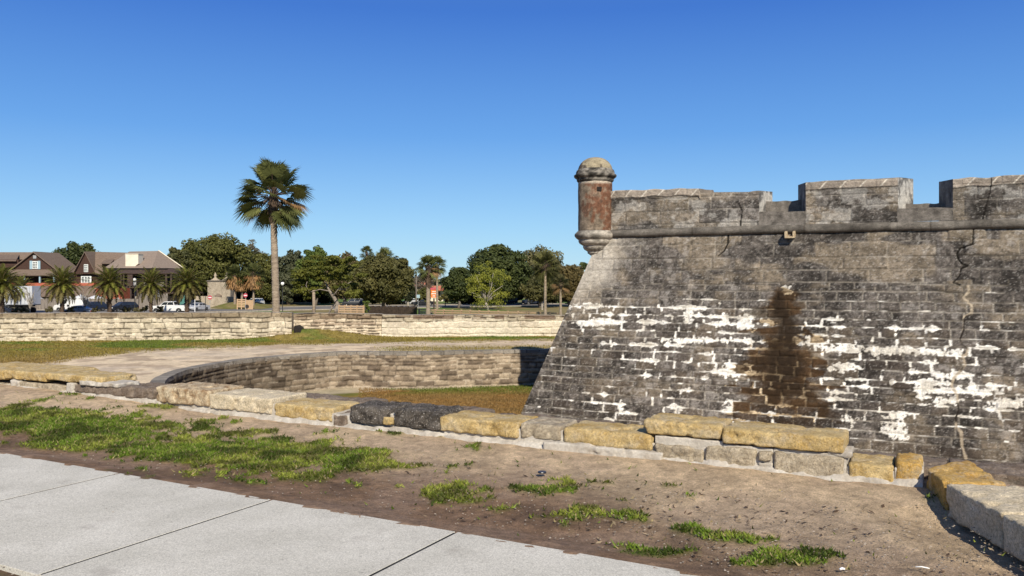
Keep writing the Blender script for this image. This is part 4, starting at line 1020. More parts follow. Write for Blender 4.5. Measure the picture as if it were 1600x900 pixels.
for s in segs: core(s[0], s[1], s[2], s[3], s[4])
mb.build('mortar_core', M['mortar'], low, world=True, bevel=.01)
# footing ribbon: ragged lime mortar spilling on to the soil
ss = np.linspace(-200, 1442, 700); V = []
for u in ss:
    x, y = wp(u); hN = mnoise.fractal(Vector((u*.02, 3, 0)), 1, 2, 4); zz = .055+.05*hN+(.05 if u < 250 else 0); w_ = .03+.05*mnoise.fractal(Vector((u*.015, 8, 0)), 1, 2, 4)
    for off, z in ((.06, zz+.02), (-.005, zz), (-w_*.7, zz*.55), (-w_-.02, -.02)):
        e = mnoise.fractal(Vector((u*.08, off*20, z*9)), 1, 2, 3)*.012
        V.append((x+WN.x*(off+e), y+WN.y*(off+e), z+e))
idx = np.arange(len(V)).reshape(-1, 4); Fc = np.stack([idx[:-1, :-1], idx[:-1, 1:], idx[1:, 1:], idx[1:, :-1]], -1).reshape(-1, 4)
np_mesh('mortar_footing', np.array(V), Fc, M['mortar'], low, None, True, world=True)
def blob(u0, u1, vt, vb, off, sd, dp=.1, mt='mortar'):
    z1 = zv((u0+u1)/2, vt); z0 = zv((u0+u1)/2, vb); a = wp(u0, off); b = wp(u1, off)
    block('mortar_patch', [a, b, (b[0]+WN.x*dp, b[1]+WN.y*dp), (a[0]+WN.x*dp, a[1]+WN.y*dp)], z0, z1, mt, sd, .03, .03)
blob(104, 116, 598, 620, -.01, 91); blob(125, 184, 597, 604, -.01, 92, .35); blob(15, 28, 594, 612, .0, 93); blob(850, 1040, 697, 716, -.05, 94, .12); blob(1183, 1208, 722, 742, .01, 95); blob(1290, 1330, 705, 716, .02, 96, .3); blob(255, 345, 638, 648, -.03, 97)
# retaining mass under everything, down to the moat
mb = MB()
a = Vector((-20, 8+WS*-20, 0))+WN*.06; b = Vector((3.45, 8+WS*3.45, 0))+WN*.06; n = WN*1.0
b2 = Vector((14, 8+WS*14, 0))+WN*.35
P = [a, b, b+n, a+n]; mb.hexa([p+Vector((0, 0, ZM-.2)) for p in P], [p+Vector((0, 0, .0)) for p in P])
P = [Vector((3.5, 8+WS*3.5, 0))+WN*.37, b2, b2+WN*.5, Vector((3.5, 8+WS*3.5, 0))+WN*.87]; mb.hexa([p+Vector((0, 0, ZM-.2)) for p in P], [p+Vector((0, 0, .02)) for p in P])
mb.build('retaining_base', M['b_brown'], low, world=True)
# soil fill right of the return wall
mb = MB(); mb.add([(3.8, 2, .06), (9, 2, .06), (9, 8+WS*9+.3, .06), (3.8, 8+WS*3.8+.3, .06)], [(0, 1, 2, 3)])
tag(mb.build('terrace_ground', mat_noise('terrace_soil', (.22, .15, .1), (.38, .28, .2), 3, .95, 30, .8, 1.2)), kind='structure')
# ================= VEGETATION =================
def leaves_mesh(name, centers, radii, per, size, c0, c1, seed, parent, up=.25, core=.12, flat=1.0, tipc=None):
    """leaf clumps: centers (k,3), radii (k,)"""
    rs = np.random.RandomState(seed); K = len(centers)
    if name == 'crown': per = int(per*1.7); size = size*.74
    n = K*per
    cidx = np.repeat(np.arange(K), per); d = rs.normal(size=(n, 3)); d /= np.linalg.norm(d, axis=1)[:, None]
    d[:, 2] = np.where(rs.rand(n) < up, np.abs(d[:, 2]), d[:, 2])
    rad = radii[cidx]*(.55+.5*rs.rand(n)**.6); out = rs.rand(n) < core; rad = np.where(out, rad*.4, rad)
    lump = .75+.5*fbm(d[:, 0]*2+cidx*3.1, d[:, 1]*2+d[:, 2]*2, seed, 3)
    P = centers[cidx]+d*(rad*lump)[:, None]*np.array([1, 1, flat*.85])
    nrm = d+rs.normal(size=(n, 3))*.75+np.array([0, -.1, .35]); nrm /= np.linalg.norm(nrm, axis=1)[:, None]
    t = np.cross(nrm, rs.normal(size=(n, 3))); t /= np.linalg.norm(t, axis=1)[:, None]; b = np.cross(nrm, t)
    s = size*(.55+.9*rs.rand(n)); s = np.where(out, s*1.7, s)
    t *= s[:, None]; b *= (s*.62)[:, None]
    V = np.stack([P-t, P-b*.9, P+t, P+b*.9], 1)
    w = rs.rand(K)[cidx]*.6+rs.rand(n)*.4
    c = np.array(c0)*(1-w[:, None])+np.array(c1)*w[:, None]
    if tipc is not None: c = np.where((rs.rand(n) < .3)[:, None], np.array(tipc), c)
    c = np.repeat(c[:, None, :], 4, 1)
    return np_mesh(name, V.reshape(-1, 3), np.arange(n*4).reshape(n, 4), M['leaf'], parent, c.reshape(-1, 3))
def tree(name, label, u, vtop, vbot, halfw, Y, vbase, c0, c1, seed, K=60, per=110, size=.34, lobe=.24, trunk_r=.35, group=None, bark='bark', depth=.8, sparse=0, lean=0, cat='tree', shape=1.0, tipc=None, core=.12, limbs=6):
    base = at(u, vbase, Y); base.z = max(base.z, ZF) if abs(base.z-ZF) > 2 else ZF
    root = empty(name, (base.x, base.y, ZF), label, cat, group)
    px = Y/F; rx = halfw*px; zt = H-(vtop-VH)*px-ZF; zb_ = H-(vbot-VH)*px-ZF; cz = (zt+zb_)/2; rz = (zt-zb_)/2
    rs = np.random.RandomState(seed); lr = lobe*min(rx, rz*1.3)
    C_ = []; Rl = []
    for i in range(K):
        d = rs.normal(size=3); d /= np.linalg.norm(d)
        if rs.rand() < .5: d[1] = -abs(d[1])
        r = rs.rand()**(.35); l = lr*(.65+.7*rs.rand())
        ex = max(rx-l*.8, .2); ez = max(rz-l*.8, .2)
        p = np.array([d[0]*r*ex+lean*rx, d[1]*r*ex*depth, cz+d[2]*r*ez])
        if d[2] < 0: p[0] *= 1.0; 
        if shape != 1.0 and d[2] > 0: p[0] *= 1-(1-shape)*d[2]
        C_.append(p); Rl.append(l)
    C_ = np.array(C_); Rl = np.array(Rl)
    leaves_mesh('crown', C_, Rl, per, size, c0, c1, seed, root, tipc=tipc, core=core)
    mb = MB(); h0 = max(zb_+rz*.35, 1.0); pts = [(0, 0, -.3), (.08*rx*rs.randn(), 0, h0*.5), (lean*rx*.5, 0, h0)]
    mb.tube(pts, [trunk_r*1.25, trunk_r, trunk_r*.8], 9)
    for k in range(limbs):
        tgt = C_[rs.randint(K)]; a = Vector(pts[2])*(.75+.25*rs.rand()); mid = a.lerp(Vector(tgt), .5)+Vector((0, 0, .1*rz))
        mb.tube([a, mid, tgt], [trunk_r*.55, trunk_r*.33, trunk_r*.1], 6)
    mb.build('trunk', M[bark], root, smooth=True)
    return root
OAK = ((.055, .062, .014), (.155, .150, .040)); DARK = ((.026, .040, .012), (.085, .100, .028)); OLIVE = ((.075, .072, .02), (.19, .165, .055))
BRIGHT = ((.06, .09, .016), (.16, .20, .045))
tree('oak_tree', 'rounded dark evergreen oak rising behind the two left houses', 124, 376, 448, 47, 205, 486, *DARK, 1, K=70, size=.42)
tree('oak_tree', 'bare tan treetop behind the far left house', 22, 391, 440, 34, 215, 486, (.16, .12, .08), (.24, .18, .13), 2, K=40, per=60, size=.26, core=0)
tree('oak_tree', 'small grey green treetop between the left house and the dark oak', 72, 392, 440, 20, 218, 486, *OLIVE, 3, K=30, per=80)
tree('oak_tree', 'largest spreading olive brown oak behind the stone gate pillar', 335, 361, 462, 76, 185, 480, *OAK, 4, K=150, per=120, size=.42, lobe=.2, trunk_r=.6, shape=.8)
tree('oak_tree', 'olive oak crown right behind the hip roofed house', 276, 384, 462, 30, 178, 484, (.045, .052, .016), (.12, .115, .04), 5, K=60, per=110)
tree('oak_tree', 'thin grey topped tree just left of the tall palm trunk', 398, 371, 440, 22, 192, 480, (.09, .08, .055), (.17, .15, .10), 6, K=36, per=70, size=.26, core=0)
tree('oak_tree', 'olive tree partly hidden behind the tall palm trunk', 424, 392, 474, 36, 182, 480, *OAK, 7, K=90)
tree('oak_tree', 'grey green mossy tree right of the tall palm trunk', 452, 385, 476, 30, 178, 480, (.05, .06, .03), (.14, .145, .08), 8, K=110, per=80, size=.30, lobe=.18)
tree('oak_tree', 'brighter green open crowned tree behind the leaning cedar', 492, 383, 470, 36, 172, 480, *BRIGHT, 9, K=110, per=80, size=.32, lobe=.19)
tree('oak_tree', 'brownish bushy tree behind the leaning cedar, right side', 541, 390, 474, 38, 168, 480, *OLIVE, 10, K=90, tipc=(.16, .11, .07))
tree('oak_tree', 'dense round dark olive oak with low crown behind the wooden fence', 602, 393, 478, 51, 136, 488, (.055, .056, .015), (.15, .135, .045), 11, K=170, per=120, size=.28, lobe=.17, trunk_r=.3, core=.2)
tree('oak_tree', 'second trunked oak crown overlapping the round oak from the left', 570, 398, 474, 30, 140, 488, *OAK, 12, K=80, per=110, size=.28)
tree('oak_tree', 'small dark oak left of the yellow green young tree', 716, 416, 474, 30, 158, 482, *DARK, 13, K=80, per=110, size=.28, trunk_r=.25)
tree('oak_tree', 'very large dark green live oak behind the yellow green young tree', 779, 379, 474, 58, 172, 480, *DARK, 14, K=190, per=130, size=.36, lobe=.19, trunk_r=.8)
tree('oak_tree', 'light olive gold oak right of the large dark live oak', 846, 382, 452, 45, 178, 480, (.10, .095, .04), (.19, .17, .075), 15, K=80, per=80, size=.32, lobe=.22, core=.03)
tree('oak_tree', 'brown leaved tree nearest to the fort corner', 893, 410, 476, 38, 165, 482, (.10, .075, .025), (.17, .13, .05), 16, K=90, per=100, size=.28, core=.05)
tree('oak_tree', 'low olive tree behind the two bare palm trunks', 846, 424, 478, 36, 160, 482, (.06, .06, .02), (.12, .11, .035), 17, K=80, per=100, size=.28)
tree('oak_tree', 'dark treetop showing beside the fort corner', 915, 404, 470, 18, 190, 480, *DARK, 18, K=30, per=80)
tree('oak_tree', 'dark shaded tree filling the gap behind the cedar trunk', 505, 425, 480, 50, 190, 482, (.012, .018, .008), (.03, .036, .015), 19, K=90, per=100, size=.4)  # this tree and the next hold the background shade in their leaf colour
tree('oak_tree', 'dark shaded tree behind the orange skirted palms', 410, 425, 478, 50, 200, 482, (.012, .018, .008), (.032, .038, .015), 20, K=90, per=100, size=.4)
tree('oak_tree', 'bare grey tree behind the palm beside the orange sign', 662, 428, 456, 26, 200, 482, (.15, .12, .09), (.22, .18, .14), 21, K=30, per=60, size=.22, core=0)
tree('shrub', 'round green bush under the palm beside the orange sign', 664, 447, 474, 16, 172, 478, *OAK, 22, K=24, per=80, size=.24, cat='bush', trunk_r=.1)
tree('shrub', 'low olive bush right of the orange sign', 696, 458, 474, 16, 168, 478, *OLIVE, 23, K=24, per=80, size=.22, cat='bush', trunk_r=.1)
tree('shrub', 'small palm like bush at the foot of the round oak', 572, 466, 490, 7, 120, 492, *BRIGHT, 24, K=14, per=60, size=.16, cat='bush', trunk_r=.06)
M['cedarbark'] = mat_noise('cedar_bark', (.16, .13, .105), (.28, .24, .20), 3, .9, 14, .7, 1.3)
tree('oak_tree', 'olive treetop filling the skyline between the mossy tree and the bright open tree', 472, 390, 470, 34, 190, 480, *OAK, 30, K=90, per=90, size=.34)
SHADE_LEAF = ((.014, .020, .008), (.05, .055, .02))  # near-black leaves put the shade under the crowns into added filler trees
for i_, (u_, w_, y_, lb_) in enumerate(((610, 46, 176, 'added dark filler tree for the shade behind the round oak'), (725, 34, 186, 'added dark filler tree for the shade behind the small dark oak'), (778, 44, 190, 'added dark filler tree for the shade behind the large live oak'), (846, 44, 186, 'added dark filler tree for the shade behind the two bare palm trunks'), (455, 40, 196, 'added dark filler tree for the shade behind the far low stone wall'), (345, 46, 200, 'added dark filler tree for the shade behind the stone gate pillar'), (900, 30, 184, 'added dark filler tree for the shade beside the fort corner'))):
    tree('shade_filler_tree', lb_, u_, 440, 479, w_, y_, 480, *SHADE_LEAF, 120+i_, K=80, per=70, size=.4, trunk_r=.2, limbs=3)
# cedar with leaning pale trunk and flat layered foliage
cy = 118; b_ = at(521, 489, cy); ced = empty('cedar_tree', (b_.x, b_.y, ZF), 'wide cedar with flat olive layers and a pale leaning trunk behind the wall', 'tree')
rs = np.random.RandomState(44); CC = []; RR = []
for i in range(95):
    t = rs.rand(); v = 402+ (466-402)*t**1.2; hw = np.interp(v, [400, 412, 430, 450, 468], [26, 40, 55, 52, 40]); u = 512+rs.uniform(-1, 1)*hw+ (8 if v < 420 else 0)
    if v > 452 and 500 < u < 545 and rs.rand() < .7: continue
    p = at(u, v, cy+rs.uniform(-3.5, 3.5)); CC.append([p.x-b_.x, p.y-b_.y, p.z-ZF]); RR.append(rs.uniform(.5, 1.1))
leaves_mesh('crown', np.array(CC), np.array(RR), 120, .2, (.05, .06, .008), (.15, .15, .022), 44, ced, up=.6, flat=.5)
mb = MB()
def loc(u, v, Y, o): p = at(u, v, Y); return Vector((p.x-o.x, p.y-o.y, p.z-ZF))
mb.tube([loc(519, 499, cy, b_), loc(526, 485, cy, b_), loc(528, 476, cy, b_), loc(522, 465, cy, b_), loc(515, 455, cy, b_), loc(508, 440, cy, b_)], [.42, .34, .3, .26, .18, .08], 10)
mb.tube([loc(512, 492, cy, b_), loc(519, 480, cy, b_), loc(526, 473, cy, b_)], [.12, .14, .16], 7)
for pts, r in (([(520, 463), (530, 450), (540, 445), (549, 440)], .09), ([(515, 455), (500, 452), (487, 456), (471, 448)], .08), ([(487, 456), (480, 452), (474, 458)], .09), ([(530, 452), (538, 452), (545, 449)], .09), ([(484, 458), (478, 446), (480, 440)], .07)):
    mb.tube([loc(u, v, cy-2.2, b_) for u, v in pts], [r, r*.8, r*.6, r*.4][:len(pts)], 7)
mb.build('trunk', M['cedarbark'], ced, smooth=True)
# young yellow-green tree with white trunk
yy_ = 150; b_ = at(762, 483, yy_); yt = empty('young_tree', (b_.x, b_.y, ZF), 'young yellow green tree with white forked trunk on the right lawn', 'tree')
rs = np.random.RandomState(45); mb = MB(); CC = []; RR = []
stem = [loc(762, 484.5, yy_, b_), loc(761, 478, yy_, b_), loc(759, 473, yy_, b_)]
mb.tube(stem, [.28, .22, .2], 8)
tips = [(735,428),(742,440),(748,425),(757,424),(765,430),(771,426),(779,436),(786,446),(780,458),(733,455),(740,462),(787,462),(752,440),(770,445),(745,432)]
for (u, v) in tips:
    dy = rs.uniform(-2.5, 2.5); e = loc(u, v, yy_, b_)+Vector((0, dy, 0)); m1 = stem[2].lerp(e, .5)+Vector((rs.uniform(-.5, .5), 0, .3))
    mb.tube([stem[2], m1, e], [.13, .08, .03], 6)
    for k in range(5): CC.append(tuple(m1.lerp(e, .3+.8*rs.rand())+Vector(rs.normal(size=3)*.9))); RR.append(rs.uniform(.5, 1.0))
mb.build('trunk', M['palebark'], yt, smooth=True)
leaves_mesh('crown', np.array(CC), np.array(RR), 75, .16, (.15, .17, .02), (.28, .275, .04), 45, yt, core=0)
# small bare trees in front of the fence
def bare(u, v, top, Y, label, s):
    b = at(u, v, Y); r = empty('bare_tree', (b.x, b.y, ZF), label, 'tree', None); rs = np.random.RandomState(s); mb = MB(); px = Y/F; h = (v-top)*px
    mb.tube([(0, 0, 0), (0, 0, h*.35)], [.09, .07], 6)
    for k in range(22):
        a = rs.rand()*6.28; l = h*(.4+.3*rs.rand()); st = Vector((0, 0, h*(.15+.25*rs.rand()))); e = st+Vector((math.cos(a)*l*.35, math.sin(a)*l*.35, l)); mid = st.lerp(e, .5)+Vector((rs.uniform(-.2, .2), 0, 0))
        mb.tube([st, mid, e], [.04, .03, .012], 4)
        for j in range(3): f = mid+Vector((rs.uniform(-.6, .6), rs.uniform(-.6, .6), rs.uniform(.3, .9))); mb.tube([mid, f], [.02, .008], 3)
    mb.build('branches', M['palebark'], r)
bare(47, 488, 446, 132, 'bare pale twiggy tree in front of the white trailer end', 1)
bare(133, 488, 448, 131, 'bare pale twiggy tree beside the white van', 2)
# distant woodland mass closing the view
rs = np.random.RandomState(61); n = 520; uu = rs.uniform(-260, 1020, n); YY = rs.uniform(235, 285, n); topv = 432+10*fbm(uu*.02, uu*0, 7, 3)
fr = rs.rand(n); vv_ = topv+(482-topv)*fr; CC = np.array([tuple(at(u, v, y)) for u, v, y in zip(uu, vv_, YY)])
tag(leaves_mesh('woodland', CC, rs.uniform(1.8, 3.4, n), 60, .75, (.014, .020, .009), (.05, .055, .022), 62, None, core=.3), 'far dark band of woodland behind the houses and the oaks', 'woodland', kind='stuff')

# ---------- fan palms
def fan_crown(root, R_, seed, nl=46, segs=26, c0=(.06, .07, .018), c1=(.16, .17, .05), dead=0, wseg=.05, lo=-62, yflat=1, fan=(.46, .14), pet=(.42, .13), droop=.22):
    rs = np.random.RandomState(seed); V = []; C_ = []; st = []; fan_ = fan
    for i in range(nl):
        el = R(lo+(88-lo)*((i+.5)/nl)**1.0+rs.uniform(-8, 8)); az = i*2.39996+rs.uniform(-.2, .2)
        if el < R(6) and abs(math.cos(az)) < .6 and math.sin(az) < 0: az = math.copysign(1, math.cos(az)) and (0 if math.cos(az) > 0 else math.pi)-.55*(1 if math.cos(az) > 0 else -1)*rs.rand()
        d = np.array([math.cos(az)*math.cos(el), math.sin(az)*math.cos(el), math.sin(el)])
        L1 = R_*(pet[0]+pet[1]*rs.rand()); p0 = d*.12*R_; p1 = d*L1+np.array([0, 0, -.06*R_*(1-math.sin(el))])
        st.append((p0, p1))
        side = np.cross(d, [0, 0, 1.]); side = side/np.linalg.norm(side) if np.linalg.norm(side) > .05 else np.array([1., 0, 0])
        upv = np.cross(side, d); fan = R_*(fan_[0]+fan_[1]*rs.rand()); isdead = rs.rand() < dead and el < 0
        roll = rs.uniform(-.5, .5); s2 = side*math.cos(roll)+upv*math.sin(roll); u2 = -side*math.sin(roll)+upv*math.cos(roll)
        cc = np.array(c0)*(1-rs.rand())+np.array(c1)*rs.rand()*1.0
        w_ = rs.rand(); cc = np.array(c0)*(1-w_)+np.array(c1)*w_
        if isdead: cc = np.array([.20, .12, .055])*(.7+.6*rs.rand())
        for k in range(segs):
            a = (k/(segs-1)-.5)*R(250); dr = d*math.cos(a)+s2*math.sin(a)
            ln = fan*(.8+.2*math.cos(a))*(.9+.2*rs.rand()); fold = u2*(.12*fan*math.cos(a*1.2))
            mid = p1+dr*ln*.55-fold*.3; tip = p1+dr*ln-fold*.5+np.array([0, 0, -droop*ln*(1+rs.rand())])
            wv = np.cross(dr, u2); wv = wv/np.linalg.norm(wv)*wseg*fan
            V += [p1, mid+wv, tip, mid-wv]; sh = .75+.5*rs.rand(); C_ += [cc*sh]*4
    n = len(V)//4
    o = np_mesh('crown', np.array(V), np.arange(n*4).reshape(n, 4), M['leaf'], root, np.array(C_))
    mb = MB()
    for p0, p1 in st: mb.tube([p0, p1], [R_*.012, R_*.008], 4)
    mb.build('leaf_stalks', M['boots'], root)
    return o
def fan_palm(u, vc, vbase, Y, rpx, tw, label, seed, bootpx=20, dead=0, skirt=False, group=None, lean=0, zb=None, **kw):
    px = Y/F; b = at(u, vbase, Y); zc = H-(vc-VH)*px; zb = b.z if zb is None else zb
    r = empty('fan_palm', (b.x, b.y, zb), label, 'palm tree', group); Rr = rpx*px; h = zc-zb; t = tw*px/2
    cr = bpy.data.objects.new('palm_head', None); col.objects.link(cr); cr.parent = r; cr.location = (lean*px, 0, h)
    fan_crown(cr, Rr, seed, dead=dead, **kw)
    # trunk as rough tube with leaf scar rings
    n = 20; zz = np.linspace(-.3, h, max(30, int(h/.06))); th = np.linspace(0, 2*math.pi, n, endpoint=False)
    rr = t*np.interp(zz, [-.3, .3, 1.2, h*.8, h], [1.25, 1.12, 1, .85, .8])[:, None]*(1+.06*np.sin(zz*2*math.pi/.16)[:, None])+t*.22*(fbm(np.cos(th)[None, :]*2+zz[:, None]*6, np.sin(th)[None, :]*2+zz[:, None]*3, seed, 3)-.5)
    xo = lean*px*sstep(0, h, zz)[:, None]
    V = np.stack([xo+rr*np.cos(th)[None], rr*np.sin(th)[None], np.repeat(zz[:, None], n, 1)], -1); idx = np.arange(len(zz)*n).reshape(-1, n); nx = np.roll(idx, -1, 1)
    Fc = np.stack([idx[:-1], nx[:-1], nx[1:], idx[1:]], -1).reshape(-1, 4); np_mesh('trunk', V.reshape(-1, 3), Fc, M['palmbark'], r, None, True)
    mb = MB(); rs = np.random.RandomState(seed+1); bl = bootpx*px
    mb.tube([(lean*px, 0, h-bl), (lean*px, 0, h-bl*.3), (lean*px, 0, h+Rr*.1)], [t*.95, t*1.25, t*.9], 10)
    for k in range(int(18+bl*14)):
        a = rs.rand()*6.28; z = h-bl*rs.rand(); p = Vector((lean*px+math.cos(a)*t*.9, math.sin(a)*t*.9, z)); mb.tube([p, p+Vector((math.cos(a)*t*.6, math.sin(a)*t*.6, t*1.5))], [t*.28, t*.12], 4)
    mb.build('leaf_boots', M['boots'], r)
    if skirt:
        n = 700; a = rs.rand(n)*6.28; z = h-Rr*(.1+.75*rs.rand(n)); q = Rr*(.15+.5*rs.rand(n)); P = np.stack([lean*px+np.cos(a)*q, np.sin(a)*q, z], -1)
        dv = np.stack([np.cos(a)*.5, np.sin(a)*.5, -1+0*a], -1)*Rr*.16; wv = np.stack([-np.sin(a), np.cos(a), 0*a], -1)*Rr*.035
        V = np.stack([P-dv, P+wv, P+dv, P-wv], 1); c = np.repeat((np.array([.30, .17, .07])*(.5+.9*rs.rand(n))[:, None])[:, None], 4, 1)
        np_mesh('dead_fronds', V.reshape(-1, 3), np.arange(n*4).reshape(n, 4), M['leaf'], r, c.reshape(-1, 3))
    return r
fan_palm(431.5, 306, 493, 52.5, 66, 11.5, 'tallest fan palm on a thick pale trunk rising just behind the beige wall', 5, bootpx=42, nl=58, segs=34, lean=-4.5, wseg=.04, lo=-58, dead=.10, c0=(.06, .07, .02), c1=(.18, .185, .06), fan=(.36, .12), pet=(.46, .13), droop=.15, zb=-1.2)
fan_palm(669, 418, 492, 112, 24, 6.5, 'fan palm with brown leaf boots left of the orange sign', 6, bootpx=34, dead=.3, group=None, nl=40, segs=18, wseg=.06)
fan_palm(683, 415, 480, 128, 19, 3.6, 'thinner fan palm leaning over the orange sign', 7, bootpx=12, nl=34, segs=16, wseg=.06)
fan_palm(852, 415, 494, 103, 29, 4.6, 'olive fan palm on a straight bare trunk, nearest to the yellow tree', 8, bootpx=10, nl=44, segs=18, wseg=.05, c0=(.06, .06, .018), c1=(.13, .125, .04))
fan_palm(876, 444, 494, 101, 19, 4.0, 'shorter fan palm on a bare trunk beside the fort corner', 9, bootpx=8, nl=30, segs=16, wseg=.06, dead=.6, c0=(.05, .05, .02), c1=(.1, .09, .035))
for (u, vc, R_, sd, lb, vb) in ((367, 432, 22, 10, 'left of the three orange skirted fan palms behind the stone gate pillar', 482), (378, 440, 17, 11, 'slim middle one of the three orange skirted fan palms', 484), (396, 430, 24, 12, 'right of the three orange skirted fan palms, by the tall palm trunk', 484)):
    fan_palm(u, vc, vb, 155, R_, 3.8, lb, sd, bootpx=6, nl=34, segs=16, wseg=.06, skirt=True, group='orange skirted fan palms', c0=(.05, .055, .015), c1=(.11, .12, .035))
fan_palm(573, 395, 480, 150, 14, 3, 'fan palm head poking out above the round oak, left one', 13, bootpx=5, nl=30, segs=16, wseg=.06)
fan_palm(601, 403, 480, 150, 20, 3, 'wider fan palm head poking out above the round oak, right one', 14, bootpx=5, nl=36, segs=16, wseg=.06)
tr = MB().tube([(0, 0, -.2), (.05, 0, 2), (0, 0, 4.1)], [.28, .22, .2], 10); b_ = at(490, 490, 116); o = tr.build('palm_stump', M['palmbark'], None, smooth=True); o.location = (b_.x, b_.y, ZF); tag(o, 'bare pale palm trunk standing under the cedar crown', 'tree trunk')

# ---------- date palms (one built, the rest copied)
def date_palm(u, Y, vc, vb, label, seed=3):
    px = Y/F; b = at(u, vb, Y); h = (H-(vc-VH)*px)-ZF; r = empty('date_palm', (b.x, b.y, ZF), label, 'palm tree', 'feathery date palms along the car park')
    rs = np.random.RandomState(seed); V = []; C_ = []; mb2 = MB()
    for i in range(84):
        el = R(-30+118*((i+.5)/84)); az = i*2.39996; L = 3.5*(.85+.25*rs.rand()); d = Vector((math.cos(az), math.sin(az), 0)); pts = []
        p = Vector((0, 0, h)); e = el
        for k in range(13): pts.append(p.copy()); st = L/12; p = p+(d*math.cos(e)+Vector((0, 0, math.sin(e))))*st; e -= R(3.8)*(1+.6*math.cos(el))
        mb2.tube(pts[::3], [.035, .03, .02, .012, .006], 4, cap=False)
        cc = np.array([.14, .145, .025])*(.7+.7*rs.rand()) if el > R(5) else np.array([.12, .10, .03])*(.6+.6*rs.rand())
        sd = d.cross(Vector((0, 0, 1)))
        for k in range(3, 52):
            t = k/52*12; i0 = int(t); q = pts[i0].lerp(pts[min(i0+1, 12)], t-i0); ax = (pts[min(i0+1, 12)]-pts[i0]).normalized()
            ll = .7*math.sin(math.pi*min(1, .18+k/52*.78))
            for s in (-1, 1):
                dr = (sd*s*.75+ax*.62+Vector((0, 0, -.12+.5*rs.rand()))).normalized(); tip = q+dr*ll; w = ax*.045
                V += [tuple(q-w), tuple(q+w), tuple(tip)]; C_ += [cc*(.75+.5*rs.rand())]*3
    n = len(V)//3; np_mesh('fronds', np.array(V), np.arange(n*3).reshape(n, 3), M['leaf'], r, np.array(C_)); mb2.build('frond_ribs', M['rail'], r)
    mb = MB(); mb.tube([(0, 0, -.2), (0, 0, h*.6), (0, 0, h-.5), (0, 0, h)], [.3, .27, .42, .3], 12)
    for k in range(120):
        a = rs.rand()*6.28; z = h*rs.rand(); rr = .26+.12*(z > h-1); p = Vector((math.cos(a)*rr, math.sin(a)*rr, z)); mb.tube([p, p+Vector((math.cos(a)*.12, math.sin(a)*.12, .14))], [.06, .03], 4)
    mb.build('trunk', M['boots'], r); return r
dp = date_palm(97, 124, 446, 490, 'broad date palm in front of the white van')
def copy_tree(o, parent=None):
    c = o.copy(); col.objects.link(c); c.parent = parent
    for ch in [x for x in bpy.data.objects if x.parent == o]: copy_tree(ch, c)
    return c
for (u, Y, dz, rz, sc, lb) in ((3, 122, 0, .9, 1.05, 'date palm at the left edge in front of the white trailer'), (33, 135, -.2, 2.0, .72, 'small date palm half hidden behind the left edge palm'), (171, 126, .1, 2.1, 1.0, 'date palm behind the grey diamond sign'), (236, 127, .2, 3.3, .88, 'yellowish date palm between the two left street lamps'), (292, 125, .1, 4.4, 1.02, 'date palm above the tail of the white pickup')):
    b_ = at(u, 488, Y); c_ = copy_tree(dp); c_.location = (b_.x, b_.y, ZF+dz); c_.rotation_euler.z = rz; c_.scale = (sc, sc, (sc+1)/2); c_['label'] = lb
# shrubs along the car park
sh = [(25, 483), (40, 484), (78, 483), (112, 482), (150, 483), (198, 482), (216, 483), (226, 481), (251, 482)]
shl = ['low weedy bush left of the bare tree by the trailer', 'low weedy bush at the foot of the trailer tree', 'low dry bush left of the first date palm', 'low dry bush right of the first date palm', 'grey green bush under the navy car', 'bush in front of the black car', 'bush right of the first street lamp', 'dark bush between the street lamps', 'bush left of the white pickup']
for i, (u, v) in enumerate(sh):
    tree('shrub', shl[i], u, v-4-(i % 3), 490, 8+(i*5) % 5, 128.5+(i % 3)*.6, 489, (.07, .06, .03), (.16, .14, .06), 80+i, K=14, per=45, size=.12, cat='bush', trunk_r=.05, limbs=3)

M['shade_plank'] = mat_noise('shade_dark_planks', (.02, .014, .01), (.05, .035, .025), 3, .95)  # near-black colour carries the shade under the round oak
# ================= WOODEN FENCES =================
def rail_fence(name, P0, P1, n, hgt, nr, label, post=.2):
    a = Vector(P0); b = Vector(P1); root = empty(name, (a.x, a.y, a.z), label, 'fence'); d = (b-a); L = d.length; dn = d.normalized(); nn_ = Vector((-dn.y, dn.x, 0)).normalized()
    for i in range(n+1):
        p = a+d*(i/n); mb = MB(); s = post/2
        mb.hexa([p+dn*-s-nn_*s+Vector((0,0,-.5)), p+dn*s-nn_*s+Vector((0,0,-.5)), p+dn*s+nn_*s+Vector((0,0,-.5)), p-dn*s+nn_*s+Vector((0,0,-.5))], [p+dn*-s-nn_*s+Vector((0,0,hgt)), p+dn*s-nn_*s+Vector((0,0,hgt)), p+dn*s+nn_*s+Vector((0,0,hgt)), p-dn*s+nn_*s+Vector((0,0,hgt))])
        mb.build('post', M['rail'], root, world=True)
    for k in range(nr):
        z = hgt*(k+.75)/(nr)-.08; mb = MB(); o = -nn_*(post/2+.015); w = nn_*.02; q0 = a+o; q1 = b+o
        mb.hexa([q0-w+Vector((0,0,z-.10)), q1-w+Vector((0,0,z-.10)), q1+w+Vector((0,0,z-.10)), q0+w+Vector((0,0,z-.10))], [q0-w+Vector((0,0,z+.10)), q1-w+Vector((0,0,z+.10)), q1+w+Vector((0,0,z+.10)), q0+w+Vector((0,0,z+.10))])
        mb.build('rail', M['rail'], root, world=True)
    return root
def fpt(u, vtop, Y, h): p = at(u, vtop, Y); return (p.x, p.y, p.z-h)
rail_fence('rail_fence', fpt(655, 482.2, 123, 1.25), fpt(876, 487.8, 104, 1.25), 15, 1.25, 4, 'long brown four rail wooden fence along the right lawn')
